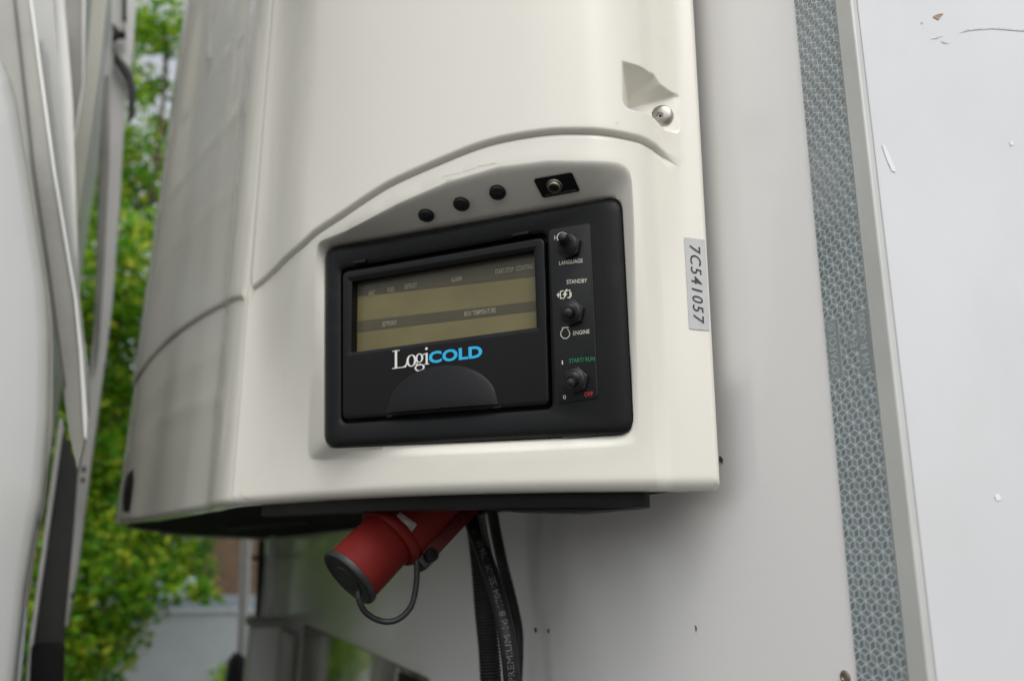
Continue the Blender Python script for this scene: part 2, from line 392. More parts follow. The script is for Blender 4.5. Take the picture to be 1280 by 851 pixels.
# kick plate low on the front wall
P = [onY(385, 785), onY(540, 840)]; zt = (P[0][2] + P[1][2]) / 2
mb = MB(); box(mb, -1.95, P[1][0], -.004, -.0005, 1.1, zt); kp = mb.build('kick_plate', M['kick'], trailer, bevel=.001)
mb = MB(); box(mb, P[1][0] - .14, P[1][0] - .002, -.012, -.0045, 1.1, zt - .008); mb.build('plate_bracket', M['blackpan'], trailer, bevel=.002)
mb = MB(); box(mb, P[1][0] - .17, P[1][0] - .15, -.010, -.0045, 1.1, zt - .003); mb.build('plate_edge_strip', M['weather'], trailer, bevel=.002)

# ------------------------------------------------------------------ refrigeration unit: side cover surface
ZB = 1.8024
unit = thing('refrigeration_unit', 'cream transport refrigeration unit with black control panel, bolted to the trailer front', 'refrigeration unit')
bpx = [(893, 612), (860, 613), (830, 612.5), (760, 613), (700, 614), (600, 616), (500, 619), (400, 624.5), (320, 629.5), (293, 631)]
BP = np.array([onZ(x, y, ZB)[:2] for x, y in bpx])
# smooth the plan curve
bd = np.r_[0, np.cumsum(np.linalg.norm(np.diff(BP, axis=0), axis=1))]; LS = bd[-1]
cxp = np.polyfit(bd, BP[:, 0], 4); cyp = np.polyfit(bd, BP[:, 1], 4)
EXT = .0045; LS += EXT
def plan(s): return np.column_stack([np.polyval(cxp, s - EXT), np.polyval(cyp, s - EXT)])
NV = np.array([.66608, -.74588, 0])
PT = math.radians(6.0)
def lean(s, z):
    a = s / LS; dz = z - ZB
    th = .034 + .036 * sstep(a, 0, .25) * (1 - sstep(a, .55, 1.0)); th = th * sstep(a, -.02, .13)
    bul = .037 * sstep(dz, .02, .26) * sstep(a, .015, .15) * (1 - sstep(a, .66, 1.0))
    return th * dz + bul
def S0(s, z):
    s = np.atleast_1d(s).astype(float); z = np.atleast_1d(z).astype(float)
    p = plan(s); return np.column_stack([p, z]) + lean(s, z)[:, None] * NV
def S0w(s, z):                              # same sheet with its lower right corner rounded off
    s = np.atleast_1d(s).astype(float).copy(); z = np.atleast_1d(z).astype(float).copy(); r = .006
    qs, qz = r - s, r - (z - ZB); m = (qs > 0) & (qz > 0)
    k = np.maximum(qs, qz)[m] / np.hypot(qs, qz)[m]; s[m] = r - qs[m] * k; z[m] = ZB + r - qz[m] * k
    return S0(s, z)
def SN(s, z, fn=None):
    fn = fn or S0; h = 1e-4
    a = fn(s + h, z) - fn(s - h, z); b = fn(s, z + h) - fn(s, z - h)
    n = np.cross(a, b); n /= np.linalg.norm(n, axis=1)[:, None]
    flip = (n @ np.array([.5, -.8, 0])) < 0; n[flip] *= -1; return n
def inv(fn, pxs, smax, zlo=ZB - .05, zhi=3.0):
    gs, gz = np.meshgrid(np.linspace(0, smax, 80), np.linspace(zlo, zhi, 120)); gs = gs.ravel(); gz = gz.ravel()
    G = proj(fn(gs, gz)); out = []
    for p in pxs:
        p = np.array(p, float); k = np.argmin(((G - p) ** 2).sum(1)); s, z = gs[k], gz[k]
        for _ in range(8):
            f0 = proj(fn(s, z))[0]; h = 1e-4
            J = np.column_stack([(proj(fn(s + h, z))[0] - f0) / h, (proj(fn(s, z + h))[0] - f0) / h])
            d = np.linalg.solve(J, p - f0); d = np.clip(d, -.05, .05); s += d[0]; z += d[1]
        out.append((s, z))
    return np.array(out)
def side_inv(p): return inv(S0, p, LS)

arc_px = spline([(309, 369), (320, 363.5), (333, 355), (350, 340), (365, 325), (386, 307), (403, 292), (435, 271), (466, 250), (500, 230), (562, 203),
          (600, 188), (637, 178), (687, 170.5), (725, 169.5), (752, 171), (781, 176), (812, 184), (820, 189), (829, 196)], 3)
ARC = resample(side_inv(arc_px), .003)                    # runs left (large s) to right (small s)
ARC = ARC[ARC[:, 0] < LS - .002]; ARC = np.vstack([ARC[0] + (ARC[0] - ARC[4]) / np.linalg.norm(ARC[0] - ARC[4]) * k for k in (.03, .02, .01, .004)] + [ARC])
TOPEDGE = [(440, 288), (500, 256), (562, 229), (625, 210), (687, 202), (740, 203)]
OUT = [(386, 578, 16), (401, 303, 12)] + [(x, y, 0) for x, y in TOPEDGE] + [(787, 205, 30), (801, 558, 16)]
INN = [(404.5, 561, 16), (405.5, 309, 16)] + [(x, 309 - (x - 405.5) * (309 - 244) / (776 - 405.5), 0) for x in (445, 505, 565, 625, 687, 735)] + [(777, 243.5, 24), (793, 543.5, 24)]
o2 = np.array(rloop(OUT, 5, 7)); i2 = np.array(rloop(INN, 5, 7))
# smooth the outer loop's polyline top
for _ in range(3):
    o2 = .25 * np.roll(o2, 1, 0) + .5 * o2 + .25 * np.roll(o2, -1, 0)
HOLE = side_inv(o2)
POCK_PX = [(771, 83), (790, 88), (815, 96), (823, 107), (833, 113), (848, 119), (850, 124), (849, 163), (845, 167), (829, 165), (822, 158), (814, 150), (800, 146), (784, 144), (775, 139), (772, 132)]
POCK = side_inv(POCK_PX)

# panel plane
pb = onZ(600, 616, ZB)
Hd = np.array([.74588, .66608, 0.])
Pu = nrm(np.array([0, 0, 1.]) + math.tan(PT) * NV); Pn = nrm(np.cross(Hd, Pu)); Pn = Pn if Pn @ NV > 0 else -Pn
bs = side_inv([(600, 566)])[0]; PO = S0(*bs)[0] - Pn * .006
def pan(px, py, h=0.): return hit(px, py, PO + Pn * h, Pn)
def pane(px, py, h0, h): return pan(px, py, h0) + Pn * (h - h0)   # pixel on level h0, moved to level h

def arc_disp(P, L, h, wdt, groove=.0022):
    d, _ = segdist(P, L); sd_ = d * np.where(P[:, 1] > np.interp(P[:, 0], L[::-1, 0], L[::-1, 1]), 1, -1)   # above the arc positive
    t = np.clip(sd_ / wdt, 0, 1); up = h * np.sqrt(np.clip(1 - (1 - t) ** 2, 0, 1))
    return np.where(sd_ > 0, up, 0) - groove * np.exp(-(sd_ / .0013) ** 2), sd_
def extended(L, s_end):                                    # prolong the arc flat to the right so 'above' is defined
    return np.vstack([L, [[s_end, L[-1, 1] - .001]]])
ARCX = extended(ARC, -.02)
def side_disp(P):
    s, z = P[:, 0], P[:, 1]
    up, sd_ = arc_disp(P, ARCX, .0036, .0040)
    fade = sstep(s, .016, .040)
    D = up * fade * (1 - sstep(s, LS - .014, LS - .002))
    # band ridge beside the right edge
    D += .0045 * sstep(s, .036, .050)
    # bolt pocket
    ins = inside(P, POCK); dl = np.full(len(P), 0.)
    if ins.any():
        Q = P[ins]
        dt, _ = segdist(Q, POCK[0:7]); dlft, _ = segdist(Q, np.vstack([POCK[13:16], POCK[:1]])); dbt, _ = segdist(Q, POCK[8:14]); dr, _ = segdist(Q, POCK[6:9])
        zero = lean(Q[:, 0], Q[:, 1]) + D[ins]
        fl = zero - .0045 + 0 * zero                        # depth down to the flange level
        fl = np.clip(fl, .001, .03)
        smx = POCK[:, 0].max(); smn = POCK[:, 0].min()
        fl = np.minimum(fl, np.minimum(dt * 1.5, np.minimum(dlft * 1.6, np.minimum(dbt * 6, dr * 1.5))))
        dl[ins] = fl
    D -= dl
    # rounded borders: bottom, right edge, seam
    rb = .010; t = np.clip(z - ZB, 0, rb); D -= rb - np.sqrt(np.clip(rb * rb - (rb - t) ** 2, 0, None))
    rr = .004; t = np.clip(s - 0, 0, rr); D -= rr - np.sqrt(np.clip(rr * rr - (rr - t) ** 2, 0, None))
    rl = .0035; t = np.clip(LS - s, 0, rl); D -= .8 * (rl - np.sqrt(np.clip(rl * rl - (rl - t) ** 2, 0, None)))
    return D

def grid_mesh(smax, ztop, curves, hole, fine_polys, disp, fn, step=.006, rc=.009):
    """triangulated sheet over (s, z) with rings of points along the curves"""
    pts = []; edges = []
    def addring(L, closed=False):
        o = len(pts); pts.extend([tuple(p) for p in L]); n = len(L)
        edges.extend([(o + i, o + i + 1) for i in range(n - 1)])
        if closed: edges.append((o + n - 1, o))
    ss = np.linspace(0, smax, int(smax / step) + 1); zz = np.r_[np.arange(ZB, 2.62, step), np.arange(2.65, ztop, .03), ztop]
    edge_t = np.array([0, .0006, .0015, .0027, .0042, .006, .008, .010, .0125])
    ss = np.unique(np.round(np.r_[edge_t, ss[ss > .015][:-1], smax - edge_t], 5)); ss = ss[(ss < smax - .0126) | (ss > smax - .0126)]
    ss = np.unique(np.r_[ss, np.arange(.014, .055, .0025)])
    zz = np.unique(np.round(np.r_[ZB + edge_t, zz[zz > ZB + .015]], 5)); ss[-1] = smax; ss[0] = 0; zz[0] = ZB; zz[-1] = ztop
    gs, gz = np.meshgrid(ss, zz); G = np.column_stack([gs.ravel(), gz.ravel()])
    keep = np.ones(len(G), bool)
    bord = (G[:, 0] < 1e-6) | (G[:, 0] > smax - 1e-6) | (G[:, 1] < ZB + 1e-6) | (G[:, 1] > ztop - 1e-6)
    for L, wdt in curves:
        d, _ = segdist(G, L); keep &= (d > wdt) | bord
    if hole is not None:
        d, _ = segdist(G, hole, True); keep &= ~inside(G, hole) & (d > .0035)
    for L in fine_polys:
        d, _ = segdist(G, L, True); keep &= ~(inside(G, L) | (d < .004))
    G = G[keep]; pts.extend(map(tuple, G))
    for c in np.r_[edge_t, smax - edge_t]:
        c = ss[np.argmin(np.abs(ss - c))]; o = len(pts); pts.extend([(c, ZB), (c, ztop)]); edges.append((o, o + 1))
    for L, wdt in curves:
        T = np.gradient(L, axis=0); T /= np.linalg.norm(T, axis=1)[:, None]; Nn = np.column_stack([T[:, 1], -T[:, 0]])
        for off in (-.006, -.003, -.0014, -.0007, 0, .0006, .0014, .0028, .0046, .0068, .0092, .012):
            if abs(off) > wdt: continue
            Q = L + Nn * off; m = (Q[:, 0] > .0005) & (Q[:, 0] < smax - .0005)
            if hole is not None:
                d, _ = segdist(Q, hole, True); m &= ~inside(Q, hole) & (d > .001)
            pts.extend(map(tuple, Q[m]))
    if hole is not None:
        addring(hole, True); c = hole.mean(0)
    for L in fine_polys:
        lo, hi = L.min(0) - .004, L.max(0) + .004
        a, b = np.meshgrid(np.arange(lo[0], hi[0], .0014), np.arange(lo[1], hi[1], .0014)); Q = np.column_stack([a.ravel(), b.ravel()])
        d, _ = segdist(Q, L, True); m = (inside(Q, L) | (d < .0035)) & (d > .0005) & (Q[:, 0] > .001)
        for C_, w_ in curves:
            d2, _ = segdist(Q, C_); m &= d2 > w_ * .6
        pts.extend(map(tuple, Q[m])); addring(resample(np.vstack([L, L[:1]]), .0015)[:-1], True)
    r = geometry.delaunay_2d_cdt([Vector(p) for p in pts], edges, [], 0, 1e-6)
    V = np.array([(v.x, v.y) for v in r[0]]); Fc = np.array([f for f in r[2] if len(f) == 3])
    if hole is not None:
        cen = V[Fc].mean(1); Fc = Fc[~inside(cen, hole)]
    # drop slivers outside the domain hull
    a = V[Fc]; ar = np.abs(np.cross(a[:, 1] - a[:, 0], a[:, 2] - a[:, 0])); Fc = Fc[ar > 1e-11]
    P3 = fn(V[:, 0], V[:, 1]) + SN(V[:, 0], V[:, 1], fn) * disp(V)[:, None]
    return V, Fc, P3

side_top = 3.75
V, Fc, P3 = grid_mesh(LS, side_top, [(ARC, .013)], HOLE, [POCK], side_disp, S0w)
mb = MB(); mb.add(P3, [tuple(f) for f in Fc])
# recess: fillet and sloping walls down to the panel
O3 = S0(HOLE[:, 0], HOLE[:, 1]) + SN(HOLE[:, 0], HOLE[:, 1]) * side_disp(HOLE)[:, None]
ON = SN(HOLE[:, 0], HOLE[:, 1])
I3 = np.array([pan(x, y, -.001) for x, y in i2])
rings = []
for O, I, n_ in zip(O3, I3, ON):
    d = I - O; tg = d - n_ * (d @ n_); L_ = np.linalg.norm(tg); tg = tg / max(L_, 1e-6)
    rk = min(.0036, L_ * .42); K = O + tg * rk; W = K + (I - K) * min(1, .007 / np.linalg.norm(I - K))
    pts = [(1 - t) ** 2 * O + 2 * t * (1 - t) * K + t * t * W for t in (0, .15, .32, .5, .68, .85, 1)]
    pts += [W + (I - W) * t for t in (.3, .6, .85, 1)] + [I - Pn * .004]
    rings.append(pts)
loft(mb, [[rings[i][k] for i in range(len(rings))] for k in range(len(rings[0]))])
# skirts at the bottom and right edge
sb = np.r_[np.linspace(0, .006, 10)[:-1], np.linspace(.006, LS, 81)]; Pb = S0w(sb, np.full(90, ZB)); Pb += SN(sb, np.full(90, ZB)) * side_disp(np.column_stack([sb, np.full(90, ZB)]))[:, None]
Pb = Pb[12:]; loft(mb, [list(Pb), [p - NV * .012 for p in Pb], [p - NV * .012 + np.array([0, 0, .03]) for p in Pb]], closed=False)
zr = np.r_[np.linspace(ZB, ZB + .006, 10)[:-1], np.linspace(ZB + .006, side_top, 71)]; Pr = S0w(np.zeros(80), zr) + SN(np.zeros(80), zr) * side_disp(np.column_stack([np.zeros(80), zr]))[:, None]
Pr = Pr[12:]; loft(mb, [list(Pr), [p + np.array([-.018, .012, 0]) for p in Pr]], closed=False)
side_cover = mb.build('side_cover', M['cover'], unit, sharp=60)
dgm = side_cover.data
BV = BVHTree.FromPolygons([v.co.copy() for v in dgm.vertices], [tuple(p.vertices) for p in dgm.polygons])
def cast(px, py, bv=None):
    d = Vector(ray(px, py)).normalized(); h = (bv or BV).ray_cast(Vector(CAM), d)
    if h[0] is None: raise RuntimeError('miss %s %s' % (px, py))
    n = np.array(h[1]); n = n if n @ np.array(d) < 0 else -n
    return np.array(h[0]), n

# ------------------------------------------------------------------ front cover
FP = [tuple(plan(np.array([LS]))[0])] + [tuple(onZ(x, y, ZB)[:2]) for x, y in ((260, 636.5), (230, 641.5), (200, 647), (172, 651.5))]
FP += [(-1.24, -.461), (-1.38, -.476), (-1.52, -.483)]
FP = FP + [(-3.04 - x, y) for x, y in FP[::-1][1:] if x < -.75] + [(-2.42, -.33)]
FPs = resample(spline(FP, 12), .01)
for _ in range(60): FPs[1:-1] = .25 * FPs[:-2] + .5 * FPs[1:-1] + .25 * FPs[2:]
fd = np.r_[0, np.cumsum(np.linalg.norm(np.diff(FPs, axis=0), axis=1))]; LF = fd[-1]
fx, fy = FPs[:, 0], FPs[:, 1]
gd = np.linspace(-.05, LF + .05, 400)
def _ext(v):
    o = np.interp(gd, fd, v); o[gd < 0] = v[0] + (v[1] - v[0]) / fd[1] * gd[gd < 0]; m = gd > LF
    o[m] = v[-1] + (v[-1] - v[-2]) / (fd[-1] - fd[-2]) * (gd[m] - LF); return o
_cx = np.polynomial.chebyshev.Chebyshev.fit(gd, _ext(fx), 24); _cy = np.polynomial.chebyshev.Chebyshev.fit(gd, _ext(fy), 24)
from_s = lambda s: np.column_stack([_cx(s), _cy(s)])
def FS(s, z):
    s = np.atleast_1d(s).astype(float); z = np.atleast_1d(z).astype(float); p = from_s(s)
    dz = z - ZB; k = np.exp(-s / .35); k2 = 1 - sstep(s, LF - .3, LF)
    off = np.column_stack([.0226 * k * dz, -.0254 * k * dz * np.maximum(k2, .2), 0 * dz])
    return np.column_stack([p, z]) + off
def finv(p): return inv(FS, p, .9)
farc = resample(finv(spline([(311, 374.5), (300, 376.5), (292, 379.5), (280, 383), (262, 392), (240, 405.5), (215, 424), (190, 449), (172, 475)], 3)), .004)
farc = farc[farc[:, 0] > .006]; farc = np.vstack([[-.01, farc[0, 1] + .001], farc])
last = farc[-1]; prev = farc[-6]; dd = nrm(last - prev)
farc = np.vstack([farc, [last + dd * .01 * k + np.array([0, .00012 * k * k]) for k in range(1, 40)]])
def front_disp(P):
    s, z = P[:, 0], P[:, 1]
    d, _ = segdist(P, farc); sd_ = d * np.where(P[:, 1] > np.interp(P[:, 0], farc[:, 0], farc[:, 1]), 1, -1)
    D = .0035 * sstep(sd_, 0, .004) - .002 * np.exp(-(sd_ / .0018) ** 2)
    D *= 1 - sstep(s, .9, 1.1)
    D += .006 * (1 - sstep(s, .05, .14)) - .0075 * np.clip(1 - s / .05, 0, 1) ** 2.5
    zg = np.interp(s, farc[:, 0], farc[:, 1]); w = 1 - sstep(s, .9, 1.1)
    for c, k in ((-.118, 1), (-.060, .5), (.155, .6), (.27, 1), (.40, .6)):  # low ridges shaped in to draw bowed reflection streaks across the cover
        bow = c * (1 + .35 * s); D += w * k * .0011 * np.exp(-((z - zg - bow) / .013) ** 2) * sstep(s, .05, .09)
    r = .009; t = np.clip(z - ZB, 0, r); D -= r - np.sqrt(np.clip(r * r - (r - t) ** 2, 0, None))
    return D
V2, F2, P2 = grid_mesh(LF, side_top, [(farc, .011)], None, [], front_disp, FS, step=.0075)
mb = MB(); mb.add(P2, [tuple(f) for f in F2])
sb = np.linspace(0, LF, 160); zz_ = np.full(160, ZB); Pb = FS(sb, zz_) + SN(sb, zz_, FS) * front_disp(np.column_stack([sb, zz_]))[:, None]
loft(mb, [list(Pb), [p + np.array([0, .012, 0]) for p in Pb], [p + np.array([0, .012, .03]) for p in Pb]], closed=False)
front_cover = mb.build('front_cover', M['front'], unit, sharp=60)
fm = front_cover.data; BF = BVHTree.FromPolygons([v.co.copy() for v in fm.vertices], [tuple(p.vertices) for p in fm.polygons])
# far flank and roof close the housing
pe = FS(np.array([LF]), np.array([ZB]))[0]; pt_ = FS(np.array([LF]), np.array([side_top]))[0]
mb = MB(); slab(mb, [pe, pt_, (pt_[0] - .3, -.02, side_top), (pe[0] - .35, -.02, ZB)], (0.004, .012, 0)); mb.build('far_side_cover', M['cover'], unit)
top_o = [tuple(p) for p in S0(np.linspace(0, LS, 20), np.full(20, side_top))] + [tuple(p) for p in FS(np.linspace(.01, LF, 60), np.full(60, side_top))] + [(pt_[0] - .3, -.02, side_top)]
mb = MB(); slab(mb, top_o, (0, 0, .01)); mb.build('roof_panel', M['cover'], unit)
ZPAN = onY(640, 640)[2]; print('ZPAN', ZPAN, onY(430, 671))
# black drip pan under the unit and its outer rail
B20 = plan(np.linspace(.01, LS, 24)); F60 = from_s(np.linspace(.02, LF - .02, 60))
ppan = [(p[0] - .02, p[1] + .03, ZPAN) for p in B20[2:]] + [(p[0], p[1] + .03, ZPAN) for p in F60] + [(pe[0] - .3, -.015, ZPAN), (B20[2][0] - .02, -.015, ZPAN)]
mb = MB(); slab(mb, ppan, (0, 0, .012)); mb.build('drip_pan', mat('matt_black_pan', (.008, .008, .008), .8, spec=.08, var=.3, vscale=20), unit, smooth=False)
zr_ = hit(760, 633.5, (*plan(np.array([.2]))[0], ZB) - NV * .022, NV)[2]
rp = [np.array([*p, zr_]) - NV * .020 for p in plan(np.linspace(.064, LS * .95, 14))]
mb = MB(); loops = []
for p in rp:
    n_ = NV * .016
    loops.append([p, p - n_, p - n_ + np.array([0, 0, .03]), p + np.array([0, 0, .03])])
loft(mb, loops, True, True); mb.build('bottom_rail', M['blackpan'], unit, bevel=.0015)
mb = MB(); P_ = [rp[4] - NV * .004, rp[0] * .85 + rp[1] * .15 - NV * .004]
slab(mb, [P_[0], P_[1], (P_[0] * .4 + P_[1] * .6) - np.array([0, 0, .004]), (P_[0] * .8 + P_[1] * .2) - np.array([0, 0, .0025])], -NV * .02); mb.build('bent_flange', M['blackpan'], unit)
mb = MB()
a_, b_ = onZ(250, 655, ZB + .005), onZ(350, 650, ZB + .005)
tube(mb, [a_ + [0, .06, 0], (a_ + b_) / 2 + [0, .05, .004], b_ + [0, .05, .006]], .010, 14); mb.build('reflection_tube', M['blackpan'], unit)  # added tube under the unit, standing in for a greyish reflection there
mb = MB(); q = onZ(203, 664, ZB + .006); box(mb, q[0] - .01, q[0] + .01, q[1], q[1] + .02, ZB - .005, ZPAN); mb.build('pan_bracket', M['weather'], unit)
# black vent catch near the far edge of the front cover
def front_patch(px, lift, name, m):
    mb = MB(); Q = []
    for x, y in px:
        try: p, n = cast(x, y, BF); Q.append(p + n * lift)
        except RuntimeError: pass
    c = np.mean(Q, 0); mb.add(Q + [c + np.array([.002, -.004, 0])], [(i, (i + 1) % len(Q), len(Q)) for i in range(len(Q))]); return mb.build(name, m, unit, smooth=False)
front_patch([(167, 586), (168, 600), (165, 625), (162, 641), (154, 638), (154, 622), (156, 604), (160, 592)], .001, 'vent_catch', M['rubber'])

scr = mat('scratch_in_paint', (.56, .51, .44), .6, var=.3, vscale=400)
for pts, wpx in (([(552, 221), (575, 216), (597, 209)], .5), ([(598, 208), (610, 206), (620, 203.5)], .6), ([(557, 226), (566, 224)], .4), ([(300, 616), (306, 622), (318, 625)], 1.6), ([(322, 625.5), (345, 624.5), (372, 622.5)], .8), ([(770, 154), (773, 155.5)], .8)):
    mb = MB(); A_ = []; B_ = []
    for x, y in resample(np.array(pts, float), 3):
        for L_, dy in ((A_, -wpx / 2), (B_, wpx / 2)):
            q_, n_ = cast(x, y + dy * (1 + .4 * rng.normal())); L_.append(q_ + n_ * .0004)
    loft(mb, [A_, B_], closed=False); mb.build('scratch', scr, unit, smooth=False)

# ------------------------------------------------------------------ bolt in its pocket
p, n = cast(826, 146)
mb = MB(); n = nrm(np.array([.62, -.72, -.12])); r = .0105
lathe(mb, p - n * .0015, n, [(-.002, r), (.001, r), (.0022, r * .95), (.0034, r * .80), (.0042, r * .58), (.0046, r * .30)], 36, cap1=False)
a, b = frame(n); lps = []
for dz_, k in ((.0046, 1.), (.0034, .92), (.0033, .1)):
    lps.append([p - n * .0015 + n * dz_ + r * .30 * (k if k < 1 else 1) * (1 if k == 1. else (.82 + .18 * math.cos(6 * q)) if k > .5 else 1) * (math.cos(q) * a + math.sin(q) * b) for q in np.linspace(0, 2 * math.pi, 36, endpoint=False)])
loft(mb, lps, False, True); bolt = mb.build('bolt', M['steel'], unit)
mb = MB(); lathe(mb, p - n * .0015 + n * .0030, n, [(0, r * .16), (.0005, r * .12)], 12); mb.build('bolt_socket', M['blackpan'], bolt)

# ------------------------------------------------------------------ soffit: plugs and auxiliary socket
for px, py in ((533, 268), (577, 254), (622, 239.5)):
    p, n = cast(px, py); mb = MB(); r = .0073
    lathe(mb, p, n, [(-.003, r * .9), (.0005, r), (.0022, r), (.0034, r * .92), (.0040, r * .72), (.0037, r * .62), (.0040, r * .5), (.0043, .0005)], 28)
    mb.build('rubber_plug', M['rubber'], unit)
cs = [cast(x, y) for x, y in ((667, 223.5), (715, 215), (725, 238), (679, 246.5))]
mb = MB(); nn = nrm(sum(n for _, n in cs)); Q = [p + nn * .0006 for p, n in cs]
uvq = lambda u, v: (1 - u) * (1 - v) * Q[0] + u * (1 - v) * Q[1] + u * v * Q[2] + (1 - u) * v * Q[3]
lp = [uvq(u, v) for u, v in ((.04, 0), (.96, 0), (1, .07), (1, .93), (.96, 1), (.04, 1), (0, .93), (0, .07))]
loft(mb, [lp, [q + nn * .0008 for q in lp]], False, True); sp = mb.build('socket_plate', M['door'], unit, smooth=False)
mb = MB(); ctr, _ = cast(693.5, 231); sn = nrm(nn * .75 + np.array([.1, -.15, -.55])); ctr = ctr + nn * .001
lathe(mb, ctr, sn, [(-.002, .0070), (.0006, .0070), (.0012, .0066), (.0012, .0058), (.0034, .0056), (.0038, .0052), (.0038, .0042), (.0005, .0038), (.0003, .0005)], 30); mb.build('socket_ring', M['dsteel'], sp)
mb = MB(); lathe(mb, ctr, sn, [(.0006, .0034), (.0010, .0034), (.0011, .0008)], 20); mb.build('socket_core', M['dark_ink'], sp)
mb = MB(); text_plane(mb, 'AUX OPTIONAL POWERED', uvq(.1, .93) + nn * .0011, uvq(.94, .93) + nn * .0011, Q[0] - Q[3], .0018, .0); mb.build('lettering', M['label'], sp, smooth=False)

# ------------------------------------------------------------------ control panel bezel
Q4 = np.array([(406.5, 560), (407, 311.5), (775.5, 246.5), (791.5, 542)])   # BL TL TR BR
def qloop(Q, r, ns=10, nc=9): return [tuple(p) for p in rloop([(Q[i][0], Q[i][1], r[i] if hasattr(r, '__len__') else r) for i in range(4)], ns, nc)]
def inset(Q, l, t, rr, b):
    u0, u1 = l, rr
    Q = [np.array(q, float) for q in Q]; BL, TL, TR, BR = Q
    return [BL + (l, -b), TL + (l, t), TR + (-rr, t), BR + (-rr, -b)]
L = lambda Q, r, h: [pan(x, y, h) for x, y in qloop(Q, r)]
WELL = [(425, 529.5), (424.5, 335), (683.5, 289), (690, 511)]
mb = MB()
loops = [L(Q4, 17, -.004), L(Q4, 17, .0005)]
for t_, hh in ((.12, .0022), (.35, .0038), (.65, .0048), (1., .0052)):
    loops.append(L(inset(Q4, 5 * t_, 7 * t_, 24 * t_, 9 * t_), 17 - 2 * t_, hh))
loops += [L(inset(Q4, 8, 10, 27, 12), 14, .0052)]
def Lw(Q, r, h): return [pane(x, y, .0052, h) for x, y in qloop(Q, r)]
W1 = inset(WELL, -3, -4, -5, -4)
loops += [Lw(W1, 12, .0052), Lw(inset(WELL, -2, -2.5, -3, -2.5), 11, .0047), Lw(WELL, 9, .0036), Lw(WELL, 9, -.006)]
loft(mb, loops, False, True)
bezel = mb.build('control_panel', M['bezel'], unit, sharp=50)
# chip on the lower rim
mb = MB(); Pq = [pane(x, y, .0005, .0008) for x, y in ((704, 545.5), (748, 541.5), (748, 543.5), (705, 547.5))]
mb.add([p + Pn * .0008 - Pu * .0002 for p in Pq], [(0, 1, 2, 3)]); mb.build('worn_edge', mat('worn_plastic', (.06, .062, .062), .4), bezel, smooth=False)

# ---- hinged display door
DQ = [(428, 524.5), (428, 340), (680, 296), (686, 505.5)]
h1 = .0060
mb = MB(); LL = lambda Q, r, h: [pane(x, y, h1, h) for x, y in qloop(Q, r)]
SC = [(438, 440.5), (439, 351.5), (667, 312), (670, 409)]
S1 = inset(SC, -4, -3.5, -4, -3)
loops = [LL(DQ, 8, -.004), LL(DQ, 8, h1 - .0012), LL(inset(DQ, .6, .6, .6, .6), 8, h1 - .0004), LL(inset(DQ, 2, 2, 2, 2), 7, h1),
         LL(inset(DQ, 4, 5, 5, 6), 6, h1), LL(inset(SC, -6, -6, -6, -5), 3, h1), LL(S1, 3, h1), LL(inset(SC, -1, -1, -1, -1), 2.5, h1 - .0012), LL(SC, 2, h1 - .0014), LL(SC, 2, h1 - .011)]
loft(mb, loops, False, False)
door = mb.build('display_door', M['door'], unit, sharp=45)
# display
hs = h1 - .0105
mb = MB(); mb.add([pane(x, y, h1, hs) + (-.004 * Hd if i < 2 else .004 * Hd) + (-.004 * Pu if i in (0, 3) else .004 * Pu) for i, (x, y) in enumerate(SC)], [(0, 1, 2, 3)])
screen = mb.build('display_screen', M['lcd'], door, smooth=False)
def band(t0, b0, t1, b1, x0=434, x1=672):
    return [pan(x0, b0, hs + .0003), pan(x0, t0, hs + .0003), pan(x1, t1, hs + .0003), pan(x1, b1, hs + .0003)]
for bb_ in ((338, 372, 305, 345), (403, 416.5, 376, 388)): mb = MB(); mb.add(band(*bb_), [(0, 1, 2, 3)]); mb.build('display_band', M['lcdband'], screen, smooth=False)
mb = MB()
def ptext(mb, s, x0, y0, x1, y1, hp, h, offset=0., mi=0, spacing=1.):
    a, b = pan(x0, y0, h), pan(x1, y1, h); hm = np.linalg.norm(pan(x0, y0, h) - pan(x0, y0 - hp, h))
    text_plane(mb, s, a, b, Pu, hm, offset, spacing, mi)
ht = hs + .0006
for s, x0, y0, x1, y1 in (('HEAT', 461, 370, 469, 368.8), ('FUEL', 484.5, 365.5, 493.5, 364), ('DEFROST', 505.5, 361.5, 521.5, 359), ('ALARM', 564, 353, 577, 351),
                          ('START-STOP', 619, 343, 642, 339.5), ('CONTINU', 645, 339, 667, 335.5), ('SETPOINT', 478, 408.5, 496, 406), ('BOX TEMPERATURE', 580.5, 395.5, 620, 390.5)):
    mb = MB(); ptext(mb, s, x0, y0, x1, y1, 6, ht, .012); mb.build('lettering', M['lcdtext'], screen, smooth=False)

